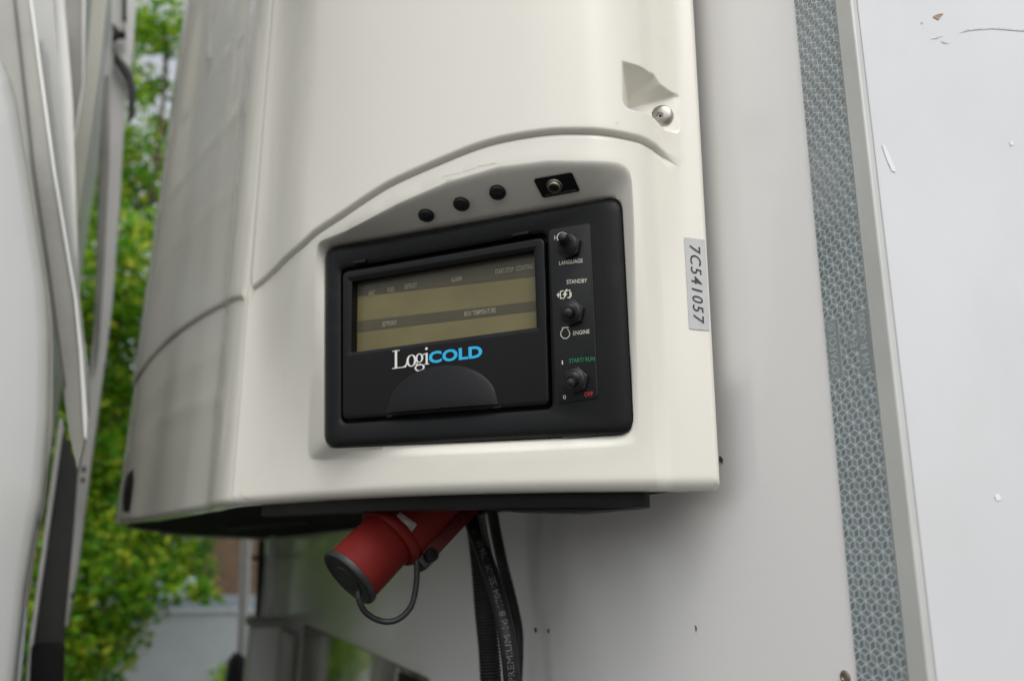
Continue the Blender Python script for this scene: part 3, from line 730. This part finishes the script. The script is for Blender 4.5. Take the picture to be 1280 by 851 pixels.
# ---- logo lettering: serif "Logi" and heavy wide "COLD"
mb = MB(); hl = h1 + .0003
a3, b3 = pan(489.5, 461.2, hl), pan(535.5, 455.2, hl); ex = (b3 - a3); ex = ex / np.linalg.norm(ex); wl = np.linalg.norm(b3 - a3)
cap = np.linalg.norm(pan(490, 461, hl) - pan(490, 438.5, hl)); lay = [0]
def LP(pts):      # one stroke of the serif letters, unit: x 0..1 over the word, y 0..1 over the cap height
    lay[0] += 1; P = [a3 + ex * (x * wl) + Pu * (y * cap) + Pn * (.00001 * lay[0]) for x, y in pts]; mb.add(P, [tuple(range(len(P)))])
def ringl(cx, cy, rx, ry, tx, ty, n=28, a0=0, a1=360):
    lay[0] += 1; vs = []; fs = []; A = np.radians(np.linspace(a0, a1, n + 1))
    for q in A:
        vs.append((cx + rx * math.cos(q), cy + ry * math.sin(q))); vs.append((cx + (rx - tx) * math.cos(q), cy + (ry - ty) * math.sin(q)))
    for i in range(n): fs.append((2 * i, 2 * i + 2, 2 * i + 3, 2 * i + 1))
    mb.add([a3 + ex * (x * wl) + Pu * (y * cap) + Pn * (.00001 * lay[0]) for x, y in vs], fs)
LP([(.09, 0), (.155, 0), (.155, 1), (.09, 1)]); LP([(.02, .96), (.225, .96), (.225, 1), (.02, 1)]); LP([(.02, 0), (.40, 0), (.40, .045), (.02, .045)])
LP([(.40, 0), (.435, .26), (.41, .26), (.37, .10), (.30, .045), (.36, 0)])
ringl(.545, .32, .135, .33, .062, .05)
ringl(.76, .40, .105, .25, .052, .045); ringl(.765, -.12, .135, .20, .045, .06)
LP([(.83, .55), (.90, .62), (.90, .55), (.86, .54)]); LP([(.69, .15), (.73, .18), (.70, .06), (.80, .07), (.80, .0), (.69, .0), (.665, .07)])
LP([(.93, .04), (.985, .04), (.985, .64), (.93, .60)]); LP([(.895, 0), (1.02, 0), (1.02, .045), (.895, .045)]); LP([(.895, .57), (.95, .64), (.95, .58), (.895, .55)])
ringl(.955, .86, .036, .075, .036, .075, 12)
mb.build('logo_lettering', M['white_ink'], door, smooth=False)
mb = MB(); ptext(mb, 'COLD', 536, 454.3, 603, 446.5, 14.5, hl, .035, spacing=1.02); mb.build('logo_lettering', M['cyan_ink'], door, smooth=False)

# ---- scooped grip: segment of a disc swelling towards its straight lower edge
c0, c1, ctp = pane(483.5, 516.5, h1, h1), pane(623, 505, h1, h1), pane(550, 457, h1, h1)
mid = (c0 + c1) / 2; hw = np.linalg.norm(c1 - c0) / 2; ht_ = (ctp - mid) @ Pu; ux = nrm(c1 - c0)
mb = MB(); nu, nv = 36, 14; vs = []; fs = []
for j in range(nv + 1):
    v = j / nv
    for i in range(nu + 1):
        u = -1 + 2 * i / nu; x = u * hw; ytop = ht_ * math.sqrt(max(0, 1 - (abs(u) ** 2.1)))
        y = ytop * v; d = (1 - v ** 1.6) * (1 - abs(u) ** 2.6)
        vs.append(mid + ux * x + Pu * y + Pn * (.0004 + .0072 * d ** .8))
for j in range(nv):
    for i in range(nu): k = j * (nu + 1) + i; fs.append((k, k + 1, k + nu + 2, k + nu + 1))
b0 = len(vs)
for i in range(nu + 1): vs.append(mid + ux * ((-1 + 2 * i / nu) * hw) + Pu * .0002 - Pn * .002)
for i in range(nu): fs.append((i, b0 + i, b0 + i + 1, i + 1))
mb.add(vs, fs); mb.build('door_grip', M['door'], door, sharp=55)
# shadow gap below the grip: notch piece and feet
for (x0, y0, x1, y1) in ((445, 328, 461, 325.5), (643, 294, 664, 290.5)):
    mb = MB(); P = [pan(x0, y0 + 4, .002), pan(x1, y1 + 4, .002), pan(x1, y1, .002), pan(x0, y0, .002)]; slab(mb, P, Pn * .0055); mb.build('hinge_tab', M['door'], door, bevel=.0008)
for (x0, y0, x1, y1) in ((486, 519.5, 494, 518.5), (619, 508.5, 629, 507.5)):
    mb = MB(); P = [pan(x0, y0 + 3, .002), pan(x1, y1 + 3, .002), pan(x1, y1, .002), pan(x0, y0, .002)]; slab(mb, P, Pn * .0045); mb.build('foot_tab', M['door'], door, bevel=.0008)

# ---- switch plate with three toggle switches
SP = [(696.5, 505), (686, 287.5), (738, 278.5), (748, 497)]
mb = MB(); hp = .0052
Lp = lambda r, h, k=0: [pane(x, y, hp, h) for x, y in qloop(inset(SP, k, k, k, k), r)]
loft(mb, [Lp(6, hp - .001), Lp(6, hp + .0006), Lp(6, hp + .0009, .8)], False, True)
plate = mb.build('switch_plate', M['plate'], unit, sharp=30)
ink = hp + .0011
def ink_part(name, m, items):
    for (s, x0, y0, x1, y1, hh, off) in items: mb = MB(); ptext(mb, s, x0, y0, x1, y1, hh, ink, off); mb.build(name, m, plate, smooth=False)
ink_part('lettering', M['pale_ink'], [('LANGUAGE', 699, 331.5, 728.5, 328, 5, .003), ('STANDBY', 708.5, 355, 734, 353, 5, .003), ('ENGINE', 716.5, 419, 737, 416.5, 5, .003),
                                      ('1', 702.3, 455.5, 703.8, 455.4, 5, .0), ('0', 704, 499, 707.5, 498.7, 5.2, .004), ('H', 693, 300, 697, 299.6, 5.5, .004)])
ink_part('lettering', M['green_ink'], [('START/ RUN', 711.5, 453.5, 743.5, 450.8, 5.2, .004)])
ink_part('lettering', M['red_ink'], [('OFF', 730.5, 495.5, 741.5, 494.7, 5.4, .008)])
# pictograms: motor with lightning, engine flywheel, dial arc
mb = MB(); lay2 = [0]
def pic(pts):
    lay2[0] += 1; P = [pan(x, y, ink + .00002 * lay2[0]) for x, y in pts]; mb.add(P, [tuple(range(len(P)))])
def pring(cx, cy, rx, ry, t, a0, a1, n=20):
    lay2[0] += 1; A = np.radians(np.linspace(a0, a1, n + 1)); vs = []
    for q in A:
        for k in (0, t): vs.append(pan(cx + (rx - k) * math.cos(q), cy - (ry - k) * math.sin(q), ink + .00002 * lay2[0]))
    mb.add(vs, [(2 * i, 2 * i + 1, 2 * i + 3, 2 * i + 2) for i in range(n)])
pring(706.5, 417, 6.2, 6.6, 1.2, 120, 420)
pic([(702, 411), (703, 409), (710, 408), (711, 410), (709.8, 411.5), (709, 410), (704, 410.7), (703.3, 412.2)])
mb.build('pictogram', M['pale_ink'], plate, smooth=False); mb = MB()
pic([(696, 368), (700, 367.5), (700, 369.2), (696, 369.7)]); pic([(697.3, 366), (698.6, 365.8), (698.6, 371.6), (697.3, 371.8)])
for xx in (700, 711.8): pic([(xx, 363.8), (xx + 1.2, 363.6), (xx + 1.2, 373), (xx, 373.2)])
pic([(700, 363.6), (704.5, 363), (704.5, 364.2), (700, 364.8)]); pic([(708, 362.8), (713, 362), (713, 363.2), (708, 364)])
pic([(700, 372.5), (704, 372), (704, 373.2), (700, 373.7)]); pic([(709, 371.5), (713, 371), (713, 372.2), (709, 372.7)])
pic([(707.5, 361.5), (709.5, 361.3), (706.8, 367), (709.5, 366.8), (703.8, 375), (705.6, 369), (703.2, 369.3)])
pic([(713.2, 365.5), (714.5, 365.3), (714.5, 371), (713.2, 371.2)])
mb.build('pictogram', M['pale_ink'], plate, smooth=False); mb = MB()
pring(703, 297, 7.2, 6.8, 1.3, 40, 215)
mb.build('pictogram', M['pale_ink'], plate, smooth=False)

def toggle(px, py, tip, tilt_name):
    base = pan(px, py, hp + .0009); mb = MB(); a, b = Hd, Pu
    hexl = lambda r, h, w=.26: [base + Pn * h + r * (math.cos(q + w) * a + math.sin(q + w) * b) for q in np.linspace(0, 2 * math.pi, 6, endpoint=False)]
    loft(mb, [hexl(.0102, -.0005), hexl(.0112, .0003), hexl(.0112, .0040), hexl(.0104, .0050)], False, True)
    nut = mb.build('toggle_switch', M['rubber'], unit, sharp=30, bevel=.0004)
    tp_ = pan(tip[0], tip[1], hp + .021); d = tp_ - (base + Pn * .005); Ld = np.linalg.norm(d); d = d / Ld
    mb = MB(); lathe(mb, base, Pn, [(.0049, .0086), (.0062, .0086), (.0072, .0072), (.0084, .0066)], 28, cap0=False); mb.build('boot_collar', M['rubber'], nut)
    mb = MB(); o = base + Pn * .006
    lathe(mb, o, d, [(0, .0066), (.002, .0066), (.0035, .0052), (.0045, .0050), (.0075, .0042), (Ld - .0095, .0037), (Ld - .006, .0036), (Ld - .003, .0037), (Ld - .001, .0034), (Ld, .0022), (Ld + .0003, .0004)], 24)
    mb.build('lever', M['rubber'], nut)
    return nut
for t_, lb in zip((((712, 308), (702.5, 295)), ((716, 391.5), (710, 391)), ((721, 475.5), (713, 479.5))), ('toggle pointing up', 'toggle in the middle position', 'toggle tipped slightly down')):
    toggle(t_[0][0], t_[0][1], t_[1], None)['label'] = 'black rubber-booted ' + lb

# ------------------------------------------------------------------ serial number sticker
CQ = [np.array(c, float) for c in ((855, 297), (880.5, 300), (886.5, 413.5), (861.5, 411))]
def uvp(u, v):
    c = (1 - u) * (1 - v) * CQ[0] + u * (1 - v) * CQ[1] + u * v * CQ[2] + (1 - u) * v * CQ[3]
    return cast(*c)
def sheet(lift):
    return [(lambda pn: pn[0] + nrm(pn[1]) * lift)(uvp(u, v)) for v in np.linspace(0, 1, 15) for u in np.linspace(0, 1, 7)]
mb = MB(); mb.add(sheet(.0006), [(j * 7 + i, j * 7 + i + 1, (j + 1) * 7 + i + 1, (j + 1) * 7 + i) for j in range(14) for i in range(6)])
st = mb.build('serial_sticker', M['sticker'], unit)
v, f = text2d('7C541057', .006, 1.2); ch, cb = capheight(); x0_, x1_ = v[:, 0].min(), v[:, 0].max()
mb = MB(); mb.add([(lambda pn: pn[0] + nrm(pn[1]) * .0009)(uvp(.24 + .52 * (y - cb) / ch, .07 + .84 * (x - x0_) / (x1_ - x0_) + .02 * (y - cb) / ch)) for x, y in v], f)
mb.build('lettering', M['dark_ink'], st, smooth=False)

# ------------------------------------------------------------------ red power inlet
inlet = thing('power_inlet', 'dirty red round power inlet with black cap hanging below the refrigeration unit', 'power connector')
D_ = .80; c_cam = np.array([(438.5 - 640) / F, (719.5 - 425.5) / F, 1]); cap_c = CAM + R @ (c_cam / np.linalg.norm(c_cam) * D_)
ax = R @ nrm((-.60, .55, -.58)); rc = .0300
mb = MB(); lathe(mb, cap_c, ax, [(-.052, rc * .95), (-.050, rc * .97), (-.006, rc * 1.0), (-.001, rc * 1.0), (.0, rc * .98)], 48); mb.build('housing', M['red'], inlet)
mb = MB(); lathe(mb, cap_c, ax, [(-.060, rc * .8), (-.0605, rc * 1.12), (-.057, rc * 1.19), (-.052, rc * 1.19), (-.0495, rc * 1.14), (-.049, rc * .9)], 48); mb.build('collar', M['red'], inlet)
mb = MB(); lathe(mb, cap_c, ax, [(-.150, rc * 1.0), (-.12, rc * 1.12), (-.064, rc * 1.16), (-.060, rc * 1.1)], 48); body = mb.build('rear_body', M['red'], inlet)
mb = MB(); lathe(mb, cap_c, ax, [(-.001, rc * .9), (-.001, rc * 1.06), (.0025, rc * 1.07), (.0045, rc * 1.03), (.005, rc * .92), (.0035, rc * .86), (.0035, rc * .5), (.0045, rc * .47), (.0045, .0004)], 48)
capo = mb.build('cap', M['rubber'], inlet)
camr = R @ np.array([1, 0, 0.]); camd = R @ np.array([0, 1., 0]); camf = R @ np.array([0, 0, 1.])
pr = nrm(R @ np.array([.70, .70, 0.])); pr = nrm(pr - ax * (pr @ ax))     # lower-right side of the body
side = np.cross(ax, pr); side = side if side @ camf < 0 else -side
mb = MB(); o = cap_c + pr * rc * 1.15
def barb(mb, o, d, a, b, l0, l1, wa, wb):
    P = [o + d * l0 - a * wa / 2 - b * wb / 2, o + d * l0 + a * wa / 2 - b * wb / 2, o + d * l0 + a * wa / 2 + b * wb / 2, o + d * l0 - a * wa / 2 + b * wb / 2]
    slab(mb, P, d * (l1 - l0))
barb(mb, o + pr * .004, ax, pr, side, -.15, -.062, .014, .028); mb.build('hinge_rail', M['darkred'], inlet, bevel=.002)
mb = MB(); hp_ = o + pr * .006 - ax * .066 + side * .014; lathe(mb, hp_, side, [(-.004, .0068), (.003, .0068), (.004, .006), (.004, .004), (.001, .0036), (.001, .0004)], 24); mb.build('hinge_screw', M['blackpan'], inlet)
mb = MB(); barb(mb, o + pr * .006, ax, pr, side, -.070, -.054, .014, .02); mb.build('strap_anchor', M['rubber'], inlet, bevel=.003)
def atd(px, py, d):
    v = ray(px, py); return CAM + v / np.linalg.norm(v) * d
mb = MB(); sp_ = spline([atd(521, 700, .80), atd(520.5, 728, .80), atd(514, 757, .80), atd(497, 774, .80), atd(477, 776, .80), atd(458, 766, .795), atd(449, 750, .79), atd(448, 738, .79)], 8)
tube(mb, sp_, .0028, 12); mb.build('cap_strap', M['rubber'], inlet)
mb = MB(); lq = [(500, 640), (521, 655), (508, 673.5), (484, 656)]; P = []
bb = body.data; BB = BVHTree.FromPolygons([v.co.copy() for v in bb.vertices], [tuple(p.vertices) for p in bb.polygons])
nq = 7; gv = []
for j in range(nq):
    for i in range(nq):
        u, v = i / (nq - 1), j / (nq - 1); x = (1 - u) * (1 - v) * lq[0][0] + u * (1 - v) * lq[1][0] + u * v * lq[2][0] + (1 - u) * v * lq[3][0]
        y = (1 - u) * (1 - v) * lq[0][1] + u * (1 - v) * lq[1][1] + u * v * lq[2][1] + (1 - u) * v * lq[3][1]
        try: p, n = cast(x, y, BB)
        except RuntimeError: p, n = (P[-1] if P else cap_c), np.zeros(3)
        P.append(p + n * .0006)
mb.add(P, [(j * nq + i, j * nq + i + 1, (j + 1) * nq + i + 1, (j + 1) * nq + i) for j in range(nq - 1) for i in range(nq - 1)])
mb.build('rating_label', M['label'], inlet)

# ------------------------------------------------------------------ cables
def cable_path(px, ys):
    P = [onY(x, y, yy) for (x, y), yy in zip(px, ys)]
    P = list(spline(P, 10)); d = P[-1] - P[-3]; d = nrm(d); d = nrm(d + np.array([0, 0, -1.2])); 
    for k in range(1, 20): P.append(P[-1] + d * .03)
    return resample(P, .0011)
def corrug(i): return 1.0
def conduit(name, label, px, ys, r):
    path = cable_path(px, ys); mb = MB(); tube(mb, path, lambda i: r * (1.0 if (i % 3) else .86), 18)
    o = mb.build(name, M['rubber'], sharp=80); return tag(o, label, 'conduit')
conduit('corrugated_conduit', 'thick black corrugated conduit, leftmost of the cables under the unit', [(590, 618), (596, 660), (602, 710), (606, 760), (611, 810), (614, 860)], [-.09, -.085, -.08, -.075, -.07, -.07], .0118)
conduit('corrugated_conduit', 'thin black corrugated conduit, rightmost cable against the white wall', [(612, 618), (617, 650), (627, 700), (638, 745), (646, 785), (647, 815), (645, 860)], [-.055, -.05, -.04, -.03, -.03, -.032, -.035], .0068)
hosep = cable_path([(580, 618), (589, 650), (604, 690), (619, 735), (631, 780), (637, 820), (641, 860)], [-.10, -.10, -.10, -.10, -.098, -.095, -.09])
rh_ = .0082; mb = MB(); tube(mb, hosep[::4], rh_, 24); hose = mb.build('hose', M['rubber'])
tag(hose, 'smooth black hose with printed white lettering between the two corrugated conduits', 'hose')
# lettering running up the hose
v, f = text2d('AERO 10 PREMIUM 1d 8 1704 ISSI-IM 1704-551-IM'); ch, cb = capheight()
scl = .0066 / ch; d_ = np.r_[0, np.cumsum(np.linalg.norm(np.diff(hosep, axis=0), axis=1))]
px_all = proj(hosep); k0 = int(np.argmin(np.abs(px_all[:, 1] - 905))); s0 = d_[k0]
verts = []
Tn = np.gradient(hosep, axis=0); Tn /= np.linalg.norm(Tn, axis=1)[:, None]
for x, y in v:
    s_ = s0 - x * scl * 1.0; s_ = max(0, s_); c = np.array([np.interp(s_, d_, hosep[:, k]) for k in range(3)]); t = nrm([np.interp(s_, d_, Tn[:, k]) for k in range(3)])
    vw = nrm(CAM - c); vw = nrm(vw - t * (vw @ t)); lf = np.cross(t, vw); lf = lf if lf @ camr < 0 else -lf
    th_ = ((y - cb) * scl - .0066 / 2) / rh_ * .9; verts.append(c + (rh_ + .0003) * (math.cos(th_) * vw + math.sin(th_) * lf))
mb = MB(); mb.add(verts, f); mb.build('lettering', mat('faded_print', (.13, .135, .13), .6), hose, smooth=False)
# thin wire
mb = MB(); tube(mb, spline([onY(600, 640, -.12), onY(618, 720, -.075), onY(632, 775, -.06), onY(640, 830, -.06), onY(642, 900, -.06)], 8), .0035, 10)
tag(mb.build('cable', M['rubber']), 'thin plain black cable tucked behind the printed hose', 'cable')

# ------------------------------------------------------------------ far corner of the trailer: rails, hose, weathered box
def pole(name, px0, px1, x, r, m, parent=None):
    a, b = onX(*px0, x), onX(*px1, x); mb = MB(); tube(mb, [a + (b - a) * t for t in np.linspace(-.15, 1.1, 8)], r, 16); return mb.build(name, m, parent)
X_ = -3.12
tag(pole('grab_pole', (309, 640), (302, 822), X_, .020, M['polewhite']), 'white upright pole left of the black hose at the far trailer corner', 'pole', 'white poles at the far corner')
tag(pole('grab_pole', (342, 640), (337, 840), -2.33, .012, M['polewhite']), 'white upright pole right of the black hose at the far trailer corner', 'pole', 'white poles at the far corner')
o = pole('air_hose', (328, 640), (322, 810), -2.9, .013, M['rubber']); tag(o, 'black upright air hose between two white poles', 'hose')
mb = MB(); q = onX(326, 697, -2.9); box(mb, q[0] - .01, q[0] + .01, q[1] - .035, q[1] + .035, q[2] - .008, q[2] + .008); mb.build('hose_clip', M['rubber'], o)
a = onX(298, 815, X_); mb = MB(); lathe(mb, a, (0, 0, -1), [(0, .018), (.03, .040), (.30, .045), (.32, .03)], 20); tag(mb.build('rubber_buffer', M['rubber']), 'black rubber buffer at the foot of the far white pole', 'buffer')
wb = thing('junction_box', 'weathered grey box on the lower trailer front, left of the mirrored plate', 'box')
c1_, c2_ = onX(316, 783, -2.3), onX(384, 790, -2.3)
mb = MB(); box(mb, -2.42, -2.30, c1_[1], c1_[1] + .09, 1.15, c1_[2]); mb.build('box_body', M['polewhite'], wb, bevel=.012)
mb = MB(); box(mb, -2.44, -2.28, c1_[1] - .008, c1_[1] + .10, c1_[2] - .002, c1_[2] + .022); mb.build('box_lid', M['weather'], wb, bevel=.006)
mb = MB(); box(mb, -2.2, -2.06, -.03, -.002, 1.15, c1_[2] - .0); mb.build('mounting_plate', M['cabgrey'], wb, bevel=.006)

# ------------------------------------------------------------------ truck cab on the left of the gap
cab = thing('truck_cab', 'white truck cab with upright side fairings, blurred at the left of the gap', 'truck')
mb = MB(); box(mb, -3.3, -.95, -3.4, -.80, .7, 4.1); mb.build('rear_wall', M['cabgrey'], cab, bevel=.03)
def flat(name, pts, x, m, th=.03, bevel=.006):
    mb = MB(); slab(mb, [onX(a, b, x) for a, b in pts], (-th, 0, 0)); return mb.build(name, m, cab, bevel=bevel)
fp = [(-320, 30), (-60, 30), (0, 62), (12, 90), (22, 130), (35, 212), (48, 298), (57, 360), (61, 420), (60, 521), (51, 622), (40, 680), (30, 740), (18, 851), (8, 960), (-320, 960)]
fp = np.array(rloop([(x, y, 0 if x < -50 else 30) for x, y in fp], 2, 4)); cc_ = np.array([-250., 480.])
mb = MB(); loft(mb, [[onX(*(cc_ + (p - cc_) * k), -.80 + .0) + np.array([dx, 0, 0]) for p in fp] for k, dx in ((1, -.06), (1, -.03), (.998, -.018), (.993, -.009), (.98, -.003), (.95, 0), (.85, .006))], True, True)
mb.build('side_fairing', M['cab'], cab, sharp=60)
flat('corner_pillar', [(-80, -60), (32, -60), (37, 0), (66, 212), (93, 374), (99, 430), (106, 500), (106, 545), (97, 587), (86, 540), (72, 430), (50, 330), (22, 200), (-80, 120)], -1.0, M['cabgrey'], .04, 0)
flat('pillar_lip', [(33, -60), (36, -60), (40, 0), (69, 212), (96, 374), (103, 440), (109, 520), (108, 550), (105, 545), (99, 440), (93, 374), (66, 212), (37, 0)], -.99, M['polewhite'], .02, 0)
flat('pillar_rib', [(12, -40), (15, -40), (42, 200), (62, 330), (82, 480), (80, 484), (60, 340), (39, 204)], -.993, mat('dirty_seam', (.13, .125, .105), .7), .02, 0)
flat('side_extender', [(28, -60), (64, -60), (66, 0), (80, 165), (91, 283), (99, 374), (109, 450), (111, 520), (60, 200)], -1.15, M['cab'], .03, 0)
flat('extender_rib', [(64, -60), (78, -60), (80, 0), (90, 118), (94, 230), (98, 360), (91, 283), (80, 165)], -1.2, M['polewhite'], .03, 0)
flat('extender_flap', [(78, -60), (106, -60), (105, 0), (103, 106), (91, 180), (93, 260), (88, 130)], -1.35, M['cabgrey'], .02, 0)
flat('flap_edge', [(103, -60), (107, -60), (106.5, 0), (104.5, 108), (92, 184), (91, 180), (103, 106)], -1.33, M['polewhite'], .02, 0)
flat('slanted_bar', [(117, -60), (136, -60), (134, 0), (125, 90), (112, 180), (98, 270), (93, 195), (106, 100), (115, 0)], -1.6, M['cream'], .03, 0)
flat('rear_column', [(141, -60), (173, -60), (170, 0), (166, 60), (158, 110), (153, 180), (148, 270), (140, 370), (132, 440), (118, 545), (107, 625), (98, 700), (83, 783), (76, 783), (92, 640), (102, 560), (112, 470), (118, 400), (121, 300), (124, 180), (131, 90), (139, 40)], -2.0, M['polewhite'], .05, 0)
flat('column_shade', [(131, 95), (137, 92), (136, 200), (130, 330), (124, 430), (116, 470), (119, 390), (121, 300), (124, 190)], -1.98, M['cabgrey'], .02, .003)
flat('mirror_bracket', [(140, 28), (150, 38), (157, 39), (157, 43), (150, 42), (140, 47)], -1.95, M['rubber'], .03, .002)
flat('mirror_bracket', [(141, 58), (150, 72), (160, 82), (166, 92), (170, 110), (168, 140), (160, 152), (160, 120), (158, 96), (150, 84), (142, 72)], -1.95, M['rubber'], .03, .002)
flat('latch', [(153, -60), (158, -60), (158, 24), (153, 22)], -1.94, M['rubber'], .02, .002)
flat('opening_dark_panel', [(77, 528), (97, 588), (93, 645), (79, 800), (75, 900), (30, 900), (38, 805)], -1.45, M['cabdark'], .02, .003)  # solid panel; the opening's shaded interior is put into its dark colour
flat('opening_rim', [(74, 524), (77, 522), (79, 532), (41, 806), (33, 900), (29, 900), (37, 800)], -1.43, M['polewhite'], .02, 0)
flat('lower_step', [(60, 806), (79, 806), (75, 960), (30, 960), (39, 806)], -1.41, M['blackpan'], .05, .005)
flat('rivet_head', [(103, 582), (107, 583), (106, 590), (102, 589)], -1.93, M['rubber'], .02, .001)
flat('rivet_head', [(102, 596), (106, 597), (105, 603), (101, 602)], -1.93, M['rubber'], .02, .001)
flat('rivet_head', [(89, 740), (93, 741), (92, 750), (88, 749)], -1.93, M['rubber'], .02, .001)

# ------------------------------------------------------------------ building behind
XB = -13.
bl = thing('building', 'pale blue-grey building with brown door, behind the tree', 'building')
def fpart(name, x0, y0, x1, y1, x, th, m, parent, bevel=0):
    a, b = onX(x0, y0, x), onX(x1, y1, x); mb = MB(); box(mb, x - th, x, min(a[1], b[1]), max(a[1], b[1]), min(a[2], b[2]), max(a[2], b[2])); return mb.build(name, m, parent, bevel=bevel)
mb = MB(); box(mb, XB - 5, XB - .3, -6, 9, 0, 4.2); mb.build('facade', M['bframe'], bl)
fpart('window_frame', 196, 640, 248, 748, XB, .2, M['bframe'], bl)
fpart('shutter', 219, 560, 244, 748, XB + .03, .1, M['bwhite'], bl)
fpart('window_pane', 247, 560, 272, 748, XB + .01, .1, M['bglass'], bl)
fpart('brown_door', 272, 560, 330, 748, XB + .03, .1, M['bbrown'], bl)
fpart('sill', 120, 746, 420, 766, XB + .35, .5, M['bsill'], bl)
gw = fpart('garden_wall', 60, 765.5, 460, 1400, XB + 1.2, .25, M['bwall'], None); tag(gw, 'low pale grey wall in front of the building', 'wall')
zc = onX(200, 765.5, XB + 1.2)[2]
mb = MB(); box(mb, XB + .92, XB + 1.23, -8, 9, zc - .01, zc + .03); mb.build('coping', M['bwall'], gw)
for v in gw.data.vertices:
    if v.co.z < .3: v.co.z = 0
    v.co.y = -8 if v.co.y < -1 else 9

# ------------------------------------------------------------------ trees
def make_tree(name, label, group, base, clumps, nleaf, size, lm, trunk_r, seed, spread=.33):
    g = np.random.default_rng(seed); t = thing(name, label, 'tree', group); base = np.array(base, float)
    cl = np.array(clumps); mb = MB(); top = cl[:, :3].mean(0); top[2] = cl[:, 2].max() - .3
    tr = spline([base, base + (top - base) * .35 + g.normal(0, .06, 3), base + (top - base) * .7 + g.normal(0, .1, 3), top], 6)
    tube(mb, tr, lambda i: trunk_r * (1 - .8 * i / len(tr)), 10)
    for c in cl[::2]:
        k = min(len(tr) - 2, int(len(tr) * max(.15, min(.9, (c[2] - base[2]) / (top[2] - base[2]) - .15))))
        s = tr[k]; m_ = (s + c[:3]) / 2 + np.array([0, 0, .1]); p = spline([s, m_, c[:3]], 5); tube(mb, p, lambda i: trunk_r * .3 * (1 - .08 * i), 6)
    mb.build('trunk', M['bark'], t)
    w_ = cl[:, 3] ** 2; idx = g.choice(len(cl), nleaf, p=w_ / w_.sum()); vs = []; fs = []
    for k in idx:
        d = g.normal(size=3); d /= np.linalg.norm(d); r = cl[k, 3] * g.random() ** .5
        p = cl[k, :3] + d * r * np.array([1, 1, .75]); a = nrm(g.normal(size=3)); n = nrm(np.array([0, 0, .8]) + g.normal(size=3) * .6); b = nrm(np.cross(n, a)); a = np.cross(b, n)
        s = size * (.6 + .8 * g.random()); o = len(vs)
        vs += [p - a * s, p - b * s * .5 - a * .1 * s, p - b * .35 * s + a * .55 * s - n * .1 * s, p + a * s - n * .25 * s, p + b * .35 * s + a * .55 * s - n * .1 * s, p + b * s * .5 - a * .1 * s]
        fs.append(tuple(range(o, o + 6)))
    mb = MB(); mb.add(vs, fs); mb.build('crown', lm, t, smooth=False, recalc=False)
    return t
g = np.random.default_rng(3); cl = []
XT = -6.5
tpx = [(90, 120, .55), (120, 60, .45), (205, 35, .34), (186, 110, .27), (150, 190, .42), (180, 240, .30), (208, 160, .2), (170, 40, .25), (100, 250, .5), (150, 320, .5), (190, 290, .25), (120, 380, .6), (165, 400, .5), (90, 470, .6), (140, 500, .6),
       (110, 600, .6), (170, 600, .55), (90, 700, .6), (150, 690, .55), (205, 690, .35), (235, 715, .25), (180, 740, .28), (120, 790, .4), (90, 830, .45), (215, 660, .4), (262, 742, .10), (250, 738, .12), (60, 560, .7), (40, 400, .7), (50, 250, .7), (20, 100, .7), (0, 600, .8), (30, 760, .8),
       (230, 560, .5), (260, 450, .6), (300, 300, .6), (250, 200, .5), (320, 500, .5)]
for x, y, r in tpx:
    p = onX(x, y, XT + g.normal() * .35); cl.append((*p, r))
b0_ = onX(60, 700, XT)
make_tree('leafy_tree', 'bright yellow-green leafy tree between the cab and the refrigeration unit', None, (XT, b0_[1], 0), cl, 42000, .036, M['leaf'], .045, 5)
cl = []
for x, y, r in [(230, 520, 1.0), (90, 500, 1.0), (160, 520, 1.1), (20, 480, 1.), (60, 600, 1.), (130, 640, 1.), (-20, 560, 1.2)]:
    p = onX(x, y, -10.3 + g.normal() * .2); cl.append((*p, r * .7))
make_tree('leafy_tree', 'darker green tree standing behind the bright leafy one', None, (-10.3, cl[3][1], 0), cl, 11000, .06, M['leaf2'], .08, 9)
# small shrub at the foot of the garden wall
cl = [(*onX(287, 846, -11.), .18), (*onX(280, 870, -11.), .25)]
t = thing('shrub', 'small yellow-green shrub at the foot of the pale wall', 'shrub'); vs = []; fs = []
for k in range(900):
    c = cl[k % 2]; d = g.normal(size=3); p = np.array(c[:3]) + d * c[3] * .5; a = nrm(g.normal(size=3)); b = nrm(np.cross(a, g.normal(size=3))); s = .035; o = len(vs)
    vs += [p - a * s, p - b * s * .5, p + a * s, p + b * s * .5]; fs.append((o, o + 1, o + 2, o + 3))
mb = MB(); mb.add(vs, fs); mb.build('foliage', M['leaf'], t, smooth=False, recalc=False)
mb = MB(); tube(mb, [(cl[1][0], cl[1][1], 0), (cl[1][0], cl[1][1], cl[1][2])], .02, 8); mb.build('stem', M['bark'], t)

# parts leave their thing's origin at the world origin; put each Empty at its thing's base, keeping the parts still
bpy.context.view_layer.update()
for e_ in [o for o in COL.objects if o.type == 'EMPTY' and o.parent is None]:
    vs = [v.co for c in e_.children_recursive if c.type == 'MESH' for v in c.data.vertices]
    if not vs: continue
    A = np.array([(v.x, v.y, v.z) for v in vs[::max(1, len(vs) // 5000)]]); c = (A.min(0) + A.max(0)) / 2; c[2] = A[:, 2].min(); off = Vector(c)
    e_.location = off
    for c_ in e_.children: c_.matrix_parent_inverse = Matrix.Translation(-off)
